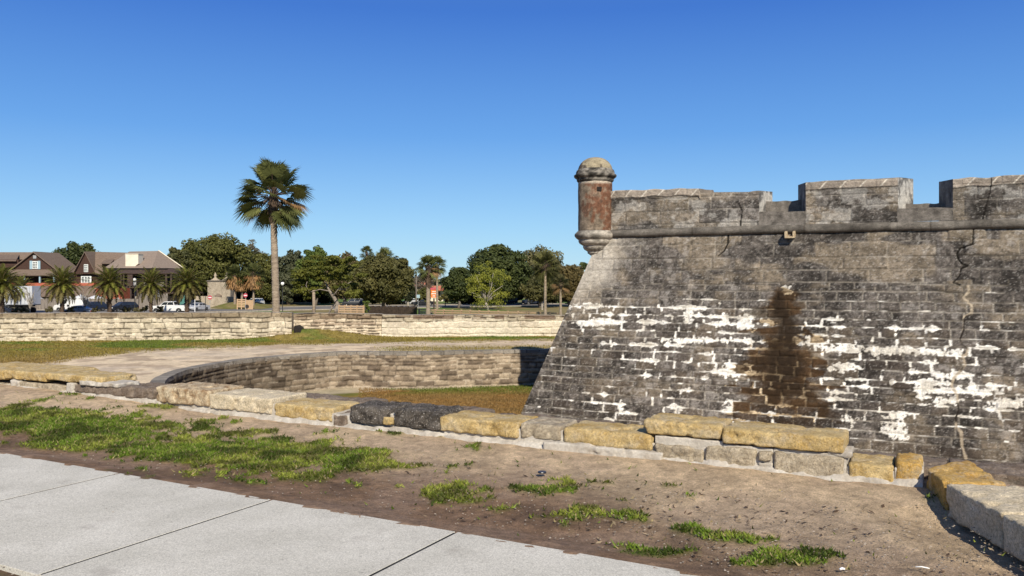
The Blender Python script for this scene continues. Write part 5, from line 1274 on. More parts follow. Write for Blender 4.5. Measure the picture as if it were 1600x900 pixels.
rail_fence('rail_fence', fpt(530, 476.5, 112, 1.5), fpt(568, 477, 110, 1.5), 4, 1.5, 5, 'short pale slatted fence beside the cedar trunk')
a_ = at(576, 478.5, 124); b_ = at(654, 479, 122.5); sf = empty('shade_panel', (a_.x, a_.y, ZF), 'black brown plank panel standing in for the dark shade under the round oak', 'fence'); mb = MB(); n_ = int((b_.x-a_.x)/.3)  # plank panel added for the dark shaded area under the oak
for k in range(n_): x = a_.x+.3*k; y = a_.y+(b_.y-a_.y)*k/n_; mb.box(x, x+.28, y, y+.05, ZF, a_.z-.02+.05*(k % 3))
mb.build('planks', M['shade_plank'], sf, world=True)
MB().box(a_.x, b_.x, a_.y+.06, a_.y+.15, a_.z-.5, a_.z-.35).build('rail', M['shade_plank'], sf, world=True)
rail_fence('rail_fence', fpt(371, 467, 151, 1.6), fpt(384, 467, 151, 1.6), 2, 1.6, 5, 'small rail gate beside the orange skirted palms')
b_ = at(390, 480, 151); mb = MB()
for k in range(10): mb.box(-.62+k*.13, -.51+k*.13, -.03, .03, 0, 1.75)
o = mb.build('wooden_screen', M['rail']); o.location = (b_.x, b_.y, ZF); tag(o, 'tan vertical board panel between the orange skirted palm trunks', 'fence panel')
# grey board fence behind the parked cars
def board_fence(u0, u1, v0, Y, label, seed):
    a = at(u0, v0, Y); b = at(u1, v0, Y); r = empty('board_fence', (a.x, Y, ZF), label, 'fence'); rs = random.Random(seed); mb = MB(); x = 0
    while x < b.x-a.x: w = .2; mb.box(x, x+w-.015, rs.uniform(0, .03), .06, 0, a.z-ZF+rs.uniform(-.05, .04)); x += w
    mb.build('boards', M['greywood'], r); x = 0
    while x < b.x-a.x: MB().box(x, x+.18, -.12, 0, 0, a.z-ZF+.08).build('post', M['greywood'], r); x += 2.6
board_fence(50, 165, 466.5, 148, 'long weathered grey board fence behind the white van', 1)
board_fence(166, 215, 467, 149, 'grey board fence behind the black car', 2)
board_fence(216, 262, 459, 149.5, 'taller grey board fence behind the blue sign', 3)

# ================= HOUSES =================
HY = 168.0; hp = HY/F
def hx(u, Y=HY): return (u-800)/F*Y
def hz(v, Y=HY): return H-(v-VH)/F*Y
def roofquad(mb, pts, th=.18):    # pts: four (u,v,Y)
    P = [at(*p) for p in pts]; n = (P[1]-P[0]).cross(P[-1]-P[0]).normalized()*th
    if n.z < 0: n = -n
    if len(P) == 4: mb.hexa([p-n for p in P], P)
    else: mb.add([p-n for p in P]+P, [(2, 1, 0), (3, 4, 5), (0, 1, 4, 3), (1, 2, 5, 4), (2, 0, 3, 5)])
def gable_house(root, uL, uR, uA, vA, vE, Y, wallmat, over=.5, vbot=428):
    px = Y/F; x0, x1, xa = hx(uL, Y), hx(uR, Y), hx(uA, Y); za, ze = hz(vA, Y)-.3, hz(vE, Y)
    mb = MB(); mb.prism([(x0+.4, hz(vbot, Y)), (x1-.4, hz(vbot, Y)), (x1-.4, ze+.05), (xa, za), (x0+.4, ze+.05)], Y, Y+9)
    mb.build('gable_wall', M[wallmat], root, world=True)
    mb = MB()
    for xe in (x0, x1):
        a = Vector((xa, Y-over, za+.3)); b = Vector((xa, Y+9, za+.3)); c = Vector((xe, Y+9, ze-.1)); d = Vector((xe, Y-over, ze-.1)); n = Vector((0, 0, .22))
        mb.hexa([a-n, b-n, c-n, d-n], [a, b, c, d])
    mb.build('gable_roof', M['roof'], root, world=True)
def window(root, u0, u1, v0, v1, Y, shutters=0, name='window'):
    f = MB().box(hx(u0, Y), hx(u1, Y), Y-.12, Y+.05, hz(v1, Y), hz(v0, Y)).build(name, M['winw'], root, world=True)
    px = Y/F; mb = MB(); W = hx(u1, Y)-hx(u0, Y); Hh = hz(v0, Y)-hz(v1, Y); x = hx(u0, Y); z = hz(v1, Y)
    for i in range(3):
        for j in range(4): mb.box(x+W*(.09+.28*i), x+W*(.09+.28*i)+W*.2, Y-.14, Y-.125, z+Hh*(.08+.22*j), z+Hh*(.08+.22*j)+Hh*.15)
    o = mb.build('pane', M['glass'], None); o.parent = f; o.location = -Vector(parent_loc(root))+Vector((0, 0, 0)); 
    if shutters:
        sw_ = shutters*px
        for xx in (hx(u0, Y)-sw_, hx(u1, Y)): MB().box(xx, xx+sw_, Y-.16, Y+.02, hz(v1+.5, Y), hz(v0-.5, Y)).build('shutter', M['shutter'], root, world=True)
# --- house 1
h1 = empty('brown_house', (hx(40), HY, ZF), 'brown shingled gabled house with blue shutters at the far left', 'house')
gable_house(h1, 13, 95, 54, 393, 424, HY, 'brownwall')
window(h1, 51, 59.5, 408, 420, HY, 4)
mb = MB(); roofquad(mb, [(-110, 394, HY+7), (56, 394, HY+7), (56, 429, HY+1.5), (-110, 429, HY+1.5)]); roofquad(mb, [(54, 398, HY+8), (82, 399, HY+8), (86, 409, HY+6), (60, 409, HY+6)]); mb.build('roof', M['roof'], h1, world=True)
mb = MB(); mb.box(hx(-30), hx(22), HY+1.5, HY+6, hz(418), hz(405)); mb.build('dormer', M['brownwall'], h1, world=True)
mb = MB(); roofquad(mb, [(-36, 398, HY+6), (30, 398, HY+6), (25, 407, HY+.8), (-38, 407, HY+.8)]); mb.build('dormer_roof', M['roof'], h1, world=True)
MB().box(hx(52), hx(57), HY-.1, HY+.1, hz(404), hz(399)).build('gable_vent', M['galv'], h1, world=True)
mb = MB(); roofquad(mb, [(10, 421, HY), (100, 421, HY), (104, 430, HY-2.4), (6, 430, HY-2.4)]); mb.build('porch_roof', M['roof'], h1, world=True)
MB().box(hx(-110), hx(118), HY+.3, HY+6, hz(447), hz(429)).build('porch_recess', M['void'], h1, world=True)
for u in (-40, -10, 20, 46, 70, 92, 104): MB().box(hx(u), hx(u)+.28, HY-2.1, HY-1.8, hz(442), hz(430)).build('porch_post', M['shutter'], h1, world=True)
MB().box(hx(-110), hx(118), HY-2.3, HY+.2, hz(446.5), hz(442)).build('balcony_rail', M['coral'], h1, world=True)
mb = MB(); roofquad(mb, [(-110, 446.5, HY-2.2), (162, 446.5, HY-2.2), (168, 463, HY-7), (-110, 463, HY-7)]); mb.build('lower_roof', M['roof'], h1, world=True)
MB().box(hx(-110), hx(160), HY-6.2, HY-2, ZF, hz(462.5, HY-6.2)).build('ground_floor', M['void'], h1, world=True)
for u in (60, 84, 112): MB().box(hx(u, HY-6.8), hx(u, HY-6.8)+.25, HY-6.9, HY-6.65, ZF, hz(462.5, HY-6.8)).build('veranda_post', M['greywood'], h1, world=True)
# --- house 2
h2 = empty('brown_house', (hx(150), HY, ZF), 'brown house with steep narrow gable and long grey roof, middle one of the three houses', 'house')
gable_house(h2, 115, 152, 134, 393, 427, HY-1, 'brownwall')
window(h2, 131.5, 138, 413, 425, HY-1)
mb = MB(); roofquad(mb, [(134, 393, HY+3), (212, 395, HY+3), (200, 428, HY-2), (150, 428, HY-2)]); mb.build('roof', M['roof'], h2, world=True)
mb = MB(); mb.box(hx(165), hx(174), HY-1.5, HY+2, hz(418), hz(410)); mb.build('dormer', M['brownwall'], h2, world=True)
mb = MB(); roofquad(mb, [(168, 404, HY+2), (180, 404, HY+2), (173, 411, HY-2.2), (158, 411, HY-2.2)]); mb.build('dormer_roof', M['roof'], h2, world=True)
MB().box(hx(117), hx(200), HY-.2, HY+6, ZF, hz(426)).build('house_wall', M['brownwall'], h2, world=True)
window(h2, 127, 143, 431.5, 442, HY-1.05)
MB().box(hx(118), hx(152), HY-1.4, HY-.3, hz(447), hz(442)).build('balcony_rail', M['coral'], h2, world=True)
# --- house 3, hip roof and chimney
h3 = empty('brown_house', (hx(225), HY-3, ZF), 'hip roofed brown house with a cream chimney, right one of the three houses', 'house')
mb = MB(); Y0 = HY-6; Y1 = HY+1
roofquad(mb, [(202, 393, Y1), (247, 392, Y1), (238, 419, Y0), (163, 419, Y0)]); mb.build('roof', M['roof2'], h3, world=True)
mb = MB(); P = [(247, 392, Y1), (287, 420, Y1+1), (237.5, 419, Y0)]; roofquad(mb, P); roofquad(mb, [(202, 393, Y1), (163, 419, Y0), (160, 419, HY+8)]); roofquad(mb, [(202, 393, Y1), (247, 392, Y1), (287, 420, Y1+9), (160, 420, Y1+9)]); mb.build('hip_slope', M['roof2'], h3, world=True)
mb = MB(); P = [at(247.5, 391.3, Y1-.1), at(288, 419.5, Y1+.9)]; mb.tube(P, [.12, .12], 6); mb.build('hip_edge', M['cream'], h3, world=True)
cY = HY-5.2; mb = MB(); mb.prism([(hx(196, cY), hz(421, cY)), (hx(205, cY), hz(421, cY)), (hx(216, cY), hz(412, cY)), (hx(216, cY), hz(397, cY)), (hx(196, cY), hz(397, cY))], cY, cY+2.2)
ch = mb.build('chimney', M['cream'], h3, world=True)
mb = MB(); mb.box(hx(195.5, cY), hx(216.5, cY), cY-.08, cY+2.3, hz(397.3, cY), hz(396.4, cY)); mb.build('chimney_cap', M['cream'], h3, world=True)
mb = MB(); roofquad(mb, [(190, 419.5, Y0), (286, 420, Y0), (284, 427, Y0-2.2), (182, 427, Y0-2.2)]); mb.build('porch_roof', M['trim'], h3, world=True)
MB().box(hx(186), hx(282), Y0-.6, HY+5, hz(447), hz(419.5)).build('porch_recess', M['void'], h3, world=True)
for u, w in ((199, 1.0), (188, .25), (192, .25), (222, .3), (242, .3), (258, .35), (266, .3), (280, .3)): MB().box(hx(u, Y0-2), hx(u, Y0-2)+w, Y0-2.0, Y0-1.7, hz(449, Y0-2), hz(427, Y0-2)).build('porch_post', M['trim'], h3, world=True)
MB().box(hx(205, Y0-1), hx(212, Y0-1), Y0-1.1, Y0-.7, hz(446, Y0-1), hz(440, Y0-1)).build('porch_light_panel', M['signwhite'], h3, world=True)
mb = MB(); mb.box(hx(252), hx(282), Y0-2.2, Y0-2, hz(447), hz(441)); mb.build('balcony_rail', M['palebark'], h3, world=True)
MB().box(hx(186), hx(282), Y0, HY+5, ZF, hz(447)).build('ground_floor', M['brownwall'], h3, world=True)
# coral annexe with its sloped roof edge
an = empty('coral_shed', (hx(170), HY-12, ZF), 'coral red wall of a low building behind the grey fence', 'building')
aY = HY-12; mb = MB(); mb.prism([(hx(148, aY), ZF), (hx(190.5, aY), ZF), (hx(190.5, aY), hz(449, aY)), (hx(174, aY), hz(458.5, aY)), (hx(150, aY), hz(451, aY))], aY, aY+4); mb.build('coral_wall', M['coral'], an, world=True)
mb = MB(); roofquad(mb, [(148, 449.5, aY+.1), (176, 457.5, aY+.1), (176, 457.5, aY+5), (148, 449.5, aY+5)]); mb.build('shed_roof', M['terracotta'], an, world=True)
MB().box(hx(182, aY), hx(186, aY), aY-.05, aY+.05, hz(467, aY), hz(465, aY)).build('wall_plate', M['signwhite'], an, world=True)
# pergola
pg = empty('pergola', (hx(215, 152), 152, ZF), 'dark brown timber pergola with a notice board in front of the hip roofed house', 'pergola')
for u in (203, 213.5, 222, 227.5): 
    for Yp in (152, 156): MB().box(hx(u, Yp), hx(u, Yp)+.28, Yp, Yp+.28, ZF, hz(450, 152)).build('post', M['trim'], pg, world=True)
mb = MB(); mb.box(hx(190, 152), hx(232, 152), 151.8, 156.5, hz(450, 152), hz(447.8, 152))
for k in range(9): x = hx(191+k*5, 152); mb.box(x, x+.15, 151.2, 157, hz(447.8, 152), hz(446.8, 152))
mb.build('roof_beams', M['trim'], pg, world=True)
MB().box(hx(206, 153), hx(226, 153), 154, 154.15, hz(468, 154), hz(451, 154)).build('back_wall', M['palebark'], pg, world=True)
nb = empty('notice_board', (hx(222, 150.2), 150.2, ZF), 'white notice board with dark lines beside the pergola posts', 'sign')
MB().box(hx(218, 150.2), hx(227, 150.2), 150.2, 150.35, hz(467, 150.2), hz(460, 150.2)).build('panel', M['signwhite'], nb, world=True)
MB().box(hx(219.5, 150.2), hx(225.5, 150.2), 150.17, 150.195, hz(464.5, 150.2), hz(463, 150.2)).build('panel_line', M['iron'], nb, world=True)
mb = MB(); mb.box(hx(219, 150.2), hx(219, 150.2)+.12, 150.25, 150.33, ZF, hz(467, 150.2)); mb.box(hx(225, 150.2), hx(225, 150.2)+.12, 150.25, 150.33, ZF, hz(467, 150.2)); mb.build('panel_legs', M['trim'], nb, world=True)
# patio umbrellas
for (u, v, w, lb) in ((150, 461, 14, 'white patio umbrella in front of the coral wall'), (104, 461.5, 13, 'white patio umbrella behind the white van'), (59, 463, 10, 'white patio umbrella left of the first date palm'), (126, 460.5, 12, 'white patio umbrella above the van roof')):
    Yu = 151.5; b_ = at(u, v, Yu); r = empty('patio_umbrella', (b_.x, Yu, ZF), lb, 'umbrella', 'white patio umbrellas'); zt = b_.z-ZF; W = w*Yu/F
    MB().lathe([(W, zt-.75), (W*.98, zt-.6), (W*.5, zt-.25), (.05, zt), (.02, zt+.12)], n=8).build('canopy', M['white'], r); MB().tube([(0, 0, 0), (0, 0, zt)], [.04, .04], 6).build('pole', M['rail'], r)
# dark shed / teal container
dk = empty('dark_shed', (hx(268, 158), 158, ZF), 'dark open sided shed with a teal door behind the white pickup', 'shed')
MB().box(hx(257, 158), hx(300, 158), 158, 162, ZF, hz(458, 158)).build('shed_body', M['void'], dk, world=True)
MB().box(hx(280, 157), hx(289.5, 157), 157.2, 157.6, ZF, hz(461, 157)).build('door', M['teal'], dk, world=True)
MB().prism([(hx(255, 157.5), hz(459, 157.5)), (hx(302, 157.5), hz(459, 157.5)), (hx(300, 157.5), hz(456.5, 157.5)), (hx(258, 157.5), hz(456.5, 157.5))], 157.3, 163).build('shed_roof', M['trim'], dk, world=True)
# red roofed house on the right
rh = empty('red_roofed_house', (hx(672, 205), 205, ZF), 'pale house with red tiled roofs behind the palm and the orange sign', 'house')
MB().box(hx(652, 205), hx(692, 205), 205, 212, ZF, hz(449, 205)).build('wall', M['cream'], rh, world=True)
mb = MB(); roofquad(mb, [(650, 441, 208), (670, 441, 208), (672, 447, 204), (648, 447, 204)]); roofquad(mb, [(668, 446.5, 206), (692, 446.5, 206), (695, 453, 203), (666, 453, 203)]); mb.build('roof', M['terracotta'], rh, world=True)
MB().box(hx(657, 205), hx(661, 205), 204.8, 205.1, hz(455, 205), hz(450, 205)).build('window', M['glass'], rh, world=True); MB().box(hx(684, 205), hx(688, 205), 204.8, 205.1, hz(462, 205), hz(456, 205)).build('window', M['glass'], rh, world=True)
# stone gate pillar and its flanking wall
Yg = 162; gt = empty('stone_gate_pillar', (hx(342, Yg), Yg, ZF), 'square grey coquina gate pillar with two carved finials', 'monument')
sm = mat_noise('gate_stone', (.24, .20, .15), (.40, .34, .26), 1.2, .95, 6, .65, 1.3, .6, .03); stn = bpy.data.materials['gate_stone']
MB().box(hx(324, Yg), hx(360, Yg), Yg, Yg+3.5, ZF, hz(439.5, Yg)).build('pillar_body', stn, gt, world=True, bevel=.06)
MB().box(hx(323, Yg), hx(361, Yg), Yg-.15, Yg+3.7, hz(440, Yg), hz(438, Yg)).build('pillar_cornice', M['b_dark'], gt, world=True, bevel=.04)
for u in (333, 351):
    z = hz(438, Yg); mb = MB(); mb.lathe([(1.05, 0), (.8, .12), (.5, .28), (.3, .5), (.18, .55), (.22, .75), (.30, .95), (.22, 1.15), (.12, 1.25), (.16, 1.35), (.1, 1.5), (.01, 1.55)], (hx(u, Yg), Yg+1.2, z), 16); mb.build('finial', M['b_grey'], gt, world=True, smooth=True)
mb = MB(); mb.lathe([(.7, 0), (.7, .02), (.68, .3), (.1, .65), (.02, .7)], (hx(341, Yg-.2), Yg-.2, hz(464, Yg)), 14); mb.build('niche', M['b_brown'], gt, world=True)
cw_ = MB(); cw_.prism([(hx(304, Yg-3), ZF), (hx(369, Yg-3), ZF), (hx(369, Yg-3), hz(464, Yg-3)), (hx(352, Yg-3), hz(463, Yg-3)), (hx(348, Yg-3), hz(465, Yg-3)), (hx(336, Yg-3), hz(464, Yg-3)), (hx(330, Yg-3), hz(463, Yg-3)), (hx(304, Yg-3), hz(462.5, Yg-3))], Yg-3, Yg-2.4)
o = cw_.build('garden_wall', stn); tag(o, 'low beige coquina wall in front of the stone gate pillar', 'wall')
mb = MB(); mb.prism([(hx(438, 185), ZF), (hx(500, 185), ZF), (hx(500, 185), hz(472.5, 185)), (hx(438, 185), hz(472, 185))], 185, 185.6); o = mb.build('garden_wall', stn); tag(o, 'far low stone wall across the road behind the street lamp', 'wall')
mb = MB(); mb.box(hx(300, 153)-2, hx(372, 153), 152.5, 153, ZF, ZF+.3); 
# grass bank
n = 30; V = []; Fc = []
xs = np.linspace(hx(322, 154), hx(415, 154), 40); ys = np.linspace(151.5, 160, 14); X, Y = np.meshgrid(xs, ys, indexing='ij'); hh = np.clip(np.sin((X-xs[0])/(xs[-1]-xs[0])*math.pi)**.8*1.25, 0, 2)*sstep(151.5, 157, Y)
idx = np.arange(X.size).reshape(X.shape); Fc = np.stack([idx[:-1, :-1], idx[1:, :-1], idx[1:, 1:], idx[:-1, 1:]], -1).reshape(-1, 4)
c = mix(np.full(X.shape+(3,), 1.)*np.array([.13, .13, .035]), np.array([.17, .14, .06]), sstep(.4, .6, fbm(X, Y, 5, 3)))
tag(np_mesh('grass_bank', np.stack([X, Y, ZF+.06+hh], -1).reshape(-1, 3), Fc, M['soilfar'], None, c.reshape(-1, 3), True), kind='structure')

# ================= VEHICLES (front towards -x in their own space) =================
def arch(cx, r, z0, n=8): return [(cx+r*math.cos(a), z0+r*math.sin(a)) for a in np.linspace(math.pi, 0, n)]
def vehicle(name, label, cat, kind, paint, pos, rz, s=1.0):
    r = empty(name, pos, label, cat, None, rz); 
    SP = {
     'pickup': dict(L=5.8, W=1.95, wr=.40, wx=(-1.85, 1.85), body=[(-2.88, .45), (-2.85, .95), (-2.7, 1.12), (-1.3, 1.22), (-.6, 1.25), (1.05, 1.25), (1.1, 1.25), (2.8, 1.25), (2.88, 1.1), (2.88, .55)], cab=[(-1.35, 1.2), (-.6, 1.86), (.9, 1.9), (1.15, 1.22)], bed=1),
     'van': dict(L=5.6, W=2.0, wr=.38, wx=(-1.75, 1.7), body=[(-2.75, .4), (-2.75, .85), (-2.6, 1.15), (-1.75, 1.3), (-1.6, 1.35), (2.7, 1.35), (2.78, 1.2), (2.78, .45)], cab=[(-1.75, 1.3), (-1.05, 2.1), (-.8, 2.2), (2.6, 2.2), (2.76, 1.3)], van=1),
     'sedan': dict(L=4.7, W=1.8, wr=.32, wx=(-1.45, 1.4), body=[(-2.32, .35), (-2.35, .62), (-2.2, .78), (-1.1, .92), (0, .96), (1.5, .98), (2.25, .92), (2.35, .75), (2.3, .4)], cab=[(-1.15, .9), (-.4, 1.38), (.2, 1.44), (.9, 1.38), (1.65, .96)]),
     'suv': dict(L=4.7, W=1.85, wr=.36, wx=(-1.45, 1.4), body=[(-2.3, .4), (-2.33, .85), (-2.2, 1.02), (-1.2, 1.12), (0, 1.14), (2.2, 1.15), (2.33, 1.0), (2.3, .45)], cab=[(-1.3, 1.08), (-.6, 1.66), (0, 1.74), (1.7, 1.70), (2.2, 1.12)]),
    }[kind]
    W = SP['W']; wr = SP['wr']; z0 = .32 if kind != 'sedan' else .25; L = SP['L']
    bt = [p for p in SP['body']]
    low_ = [(bt[-1][0]-.05, z0)]
    for wx in SP['wx'][::-1]: low_ += arch(wx, wr+.07, z0)[::-1]
    low_ += [(bt[0][0]+.05, z0)]
    prof = low_[::-1]+bt[::-1]      # counterclockwise from -y
    mb = MB(); n = len(prof)
    def ring(y, sc): return [(x, y, z) for x, z in prof]
    vs = []
    for y in (-W/2, W/2): vs += [(x*(1 if z < .9 else .985), y*(1 if z < 1.0 else .96), z) for x, z in prof]
    mb.add(vs, [tuple(range(n)), tuple(range(2*n-1, n-1, -1))]+[((i+1) % n, i, i+n, (i+1) % n+n) for i in range(n)])
    mb.build('body', M[paint], r, bevel=.03)
    cab = SP['cab']; zc0 = cab[0][1]; zt = max(z for x, z in cab)
    def yy(z, o=0): return (W/2-.06)-(z-zc0)/(zt-zc0)*.16+o
    def cabmesh(pts, o): 
        m_ = MB(); k = len(pts); v_ = [(x, -yy(z, o), z) for x, z in pts]+[(x, yy(z, o), z) for x, z in pts]
        return m_.add(v_, [tuple(range(k-1, -1, -1)), tuple(range(k, 2*k))]+[(i, (i+1) % k, (i+1) % k+k, i+k) for i in range(k)])
    cabmesh(cab, 0).build('roof', M[paint], r, bevel=.04)
    # glass
    a, b = Vector(cab[0]), Vector(cab[1]); d = (b-a)
    mb = MB(); p0 = a+d*.12; p1 = a+d*.9; nn = Vector((-d.y, d.x)).normalized()*.012
    if nn.x > 0: nn = -nn
    for (s0, s1) in ((p0, p1),): mb.add([(s0.x+nn.x, -yy(s0.y)+.08, s0.y-nn.y*-1), (s0.x+nn.x, yy(s0.y)-.08, s0.y+abs(nn.y)), (s1.x+nn.x, yy(s1.y)-.08, s1.y+abs(nn.y)), (s1.x+nn.x, -yy(s1.y)+.08, s1.y+abs(nn.y))], [(0, 3, 2, 1)])
    mb.build('windscreen', M['glass'], r)
    e0, e1_ = Vector(cab[-1]), Vector(cab[-2]); d = e1_-e0; p0 = e0+d*.2; p1 = e0+d*.85; mb = MB(); mb.add([(p0.x+.015, -yy(p0.y)+.1, p0.y), (p0.x+.015, yy(p0.y)-.1, p0.y), (p1.x+.015, yy(p1.y)-.1, p1.y), (p1.x+.015, -yy(p1.y)+.1, p1.y)], [(0, 1, 2, 3)]); mb.build('rear_window', M['glass'], r)
    za, zb2 = zc0+.10, zt-.13
    def xs_at(z, i, j):
        A, B_2 = cab[i], cab[j]; t = (z-A[1])/(B_2[1]-A[1]) if B_2[1] != A[1] else 0; return A[0]+(B_2[0]-A[0])*min(max(t, 0), 1)
    xf0, xf1 = xs_at(za, 0, 1)+.12, xs_at(min(zb2, cab[1][1]), 0, 1)+.10; xr0, xr1 = xs_at(za, -1, -2)-.12, xs_at(min(zb2, cab[-2][1]), -1, -2)-.10
    spans = [(0, .46), (.5, 1)] if kind != 'van' else [(0, .24)]
    if kind == 'suv': spans = [(0, .36), (.39, .70), (.73, 1)]
    for sgn in (-1, 1):
        for s0, s1 in spans:
            pts = [(xf0+(xr0-xf0)*s0, za), (xf0+(xr0-xf0)*s1, za), (xf1+(xr1-xf1)*s1, zb2), (xf1+(xr1-xf1)*s0, zb2)]
            mb = MB(); v_ = [(x, sgn*yy(z, .006), z) for x, z in pts]; mb.add(v_, [(0, 1, 2, 3) if sgn < 0 else (3, 2, 1, 0)]); mb.build('side_window', M['glass'], r)
        for wx in SP['wx']:
            y = sgn*(W/2-.12); t = MB(); prof_ = [(-.11, wr*.6), (-.11, wr*.95), (-.07, wr), (.07, wr), (.11, wr*.95), (.11, wr*.6)]; k = 20
            v_ = [(wx+rr*math.cos(2*math.pi*i/k), y+o, wr+rr*math.sin(2*math.pi*i/k)) for o, rr in prof_ for i in range(k)]
            f_ = [(j*k+i, j*k+(i+1) % k, (j+1)*k+(i+1) % k, (j+1)*k+i) for j in range(5) for i in range(k)]+[tuple(range(k)), tuple(range(5*k, 6*k))]
            t.add(v_, f_); w_ = t.build('wheel', M['tyre'], r, smooth=False)
            rim = MB(); k = 16; v_ = [(wx+rr*math.cos(2*math.pi*i/k), y+sgn*o, wr+rr*math.sin(2*math.pi*i/k)) for rr, o in ((wr*.62, .115), (wr*.5, .09), (wr*.15, .12)) for i in range(k)]; rim.add(v_, [(j*k+i, j*k+(i+1) % k, (j+1)*k+(i+1) % k, (j+1)*k+i) for j in range(2) for i in range(k)]+[tuple(range(2*k, 3*k))]); ro = rim.build('rim', M['rim'], w_)
        zl_ = bt[1][1]-.18; MB().box(-L/2+.0, -L/2+.25, sgn*(W/2-.38)-.17, sgn*(W/2-.38)+.17, zl_, zl_+.17).build('headlight', M['lamp'], r)
        MB().box(L/2-.12, L/2+.01, sgn*(W/2-.2)-.12, sgn*(W/2-.2)+.12, bt[-2][1]-.32, bt[-2][1]-.05).build('tail_light', M['red_light'], r)
        MB().box(cab[0][0]+.32, cab[0][0]+.45, sgn*(W/2+.02)-.1, sgn*(W/2+.02)+.1, zc0+.02, zc0+.2).build('mirror', M[paint], r)
    MB().box(-L/2-.02, -L/2+.1, -W*.22, W*.22, bt[1][1]-.32, bt[1][1]-.08).build('grille', M['iron'], r)
    MB().box(-L/2-.05, -L/2+.2, -W/2+.08, W/2-.08, .42, .58).build('bumper', M['chrome' if kind == 'pickup' else paint], r)
    if SP.get('bed'):
        MB().box(1.2, 2.72, -W/2+.12, W/2-.12, 1.2, 1.262).build('cargo_bed', M['iron'], r)
    if SP.get('van'):
        for sgn in (-1, 1):
            MB().box(-.15, .3, sgn*(W/2-.03)-.04, sgn*(W/2-.03)+.04, .9, 1.25).build('side_emblem', M['iron'], r)
    return r
def vpos(u, v, Y): p = at(u, v, Y); return (p.x, p.y, ZF)
vehicle('pickup_truck', 'white pickup truck with dark windows, facing left below the date palm', 'pickup truck', 'pickup', 'white', vpos(264.5, 488, 138), R(4))
vehicle('cargo_van', 'white cargo van with side emblem behind the first date palm', 'van', 'van', 'white', vpos(112, 484, 141.5), R(-8))
vehicle('sedan_car', 'blue grey sedan low behind the wall in front of the white van', 'car', 'sedan', 'blue_grey', vpos(122, 491, 131), R(3))
vehicle('suv_car', 'navy car parked between the van and the grey diamond sign', 'car', 'suv', 'navy_paint', vpos(144, 487, 142), R(60))
vehicle('suv_car', 'black SUV parked right of the grey diamond sign', 'car', 'suv', 'black_paint', vpos(193, 488, 141), R(55))
vehicle('sedan_car', 'dark car under the white trailer at the left edge', 'car', 'sedan', 'navy_paint', vpos(0, 490, 131), R(2))
vehicle('sedan_car', 'silver car head on beside the no entry sign', 'car', 'sedan', 'silver', vpos(309, 487, 146), R(75))
vehicle('suv_car', 'dark car parked right of the date palm trunk', 'car', 'suv', 'black_paint', vpos(300, 486, 150), R(80))
vehicle('suv_car', 'white car parked by the board panel under the palms', 'car', 'suv', 'white', vpos(399, 480, 166), R(80))
vehicle('sedan_car', 'dark car with bright headlights behind the palm near the orange sign', 'car', 'sedan', 'black_paint', vpos(661, 478, 172), R(20))
vehicle('sedan_car', 'silver car far back left of the palm near the orange sign', 'car', 'sedan', 'silver', vpos(641, 477, 178), R(5))
vehicle('suv_car', 'dark car in the shade under the large live oak, left one', 'car', 'suv', 'navy_paint', vpos(792, 479, 182), R(30))
vehicle('suv_car', 'dark car in the shade under the large live oak, right one', 'car', 'suv', 'navy_paint', vpos(833, 479, 180), R(20))
vehicle('cargo_van', 'white van glimpsed under the large live oak', 'van', 'van', 'white', vpos(786, 476, 196), R(70))
vehicle('suv_car', 'dark parked car far left behind the round oak', 'car', 'suv', 'black_paint', vpos(553, 478, 165), R(10))
# trailer truck
ty = 134; b_ = at(15, 488, ty); tk = empty('box_trailer', (b_.x, ty, ZF), 'long white box trailer parked at the left edge', 'trailer'); px = ty/F
x0_, x1_ = (-70-15)*px, (50-15)*px; zt_ = hz(447, ty)-ZF; zb_ = hz(476, ty)-ZF
MB().box(x0_, x1_, 0, 2.5, zb_, zt_).build('box_body', M['trailer'], tk, bevel=.03)
mb = MB()
for k in range(16): x = x0_+(x1_-x0_)*(k+.5)/16; mb.box(x-.02, x+.02, -.03, 0.01, zb_+.1, zt_-.1)
mb.build('side_ribs', M['galv'], tk)
mb = MB(); mb.box(x0_, x1_, -.02, 2.52, zb_-.12, zb_-.005); mb.box(x0_+.5, x1_-.5, .7, 1.8, zb_-.35, zb_-.13); mb.build('chassis', M['iron'], tk)
for wx in (x1_-1.2, x1_-2.3):
    for y in (.3, 2.2):
        k = 18; wr = .5; mb = MB(); v_ = [(wx+rr*math.cos(2*math.pi*i/k), y+o, wr+rr*math.sin(2*math.pi*i/k)) for o, rr in ((-.25, wr*.6), (-.25, wr), (.25, wr), (.25, wr*.6)) for i in range(k)]; mb.add(v_, [(j*k+i, j*k+(i+1) % k, (j+1)*k+(i+1) % k, (j+1)*k+i) for j in range(3) for i in range(k)]+[tuple(range(k)), tuple(range(3*k, 4*k))]); mb.build('wheel', M['tyre'], tk)

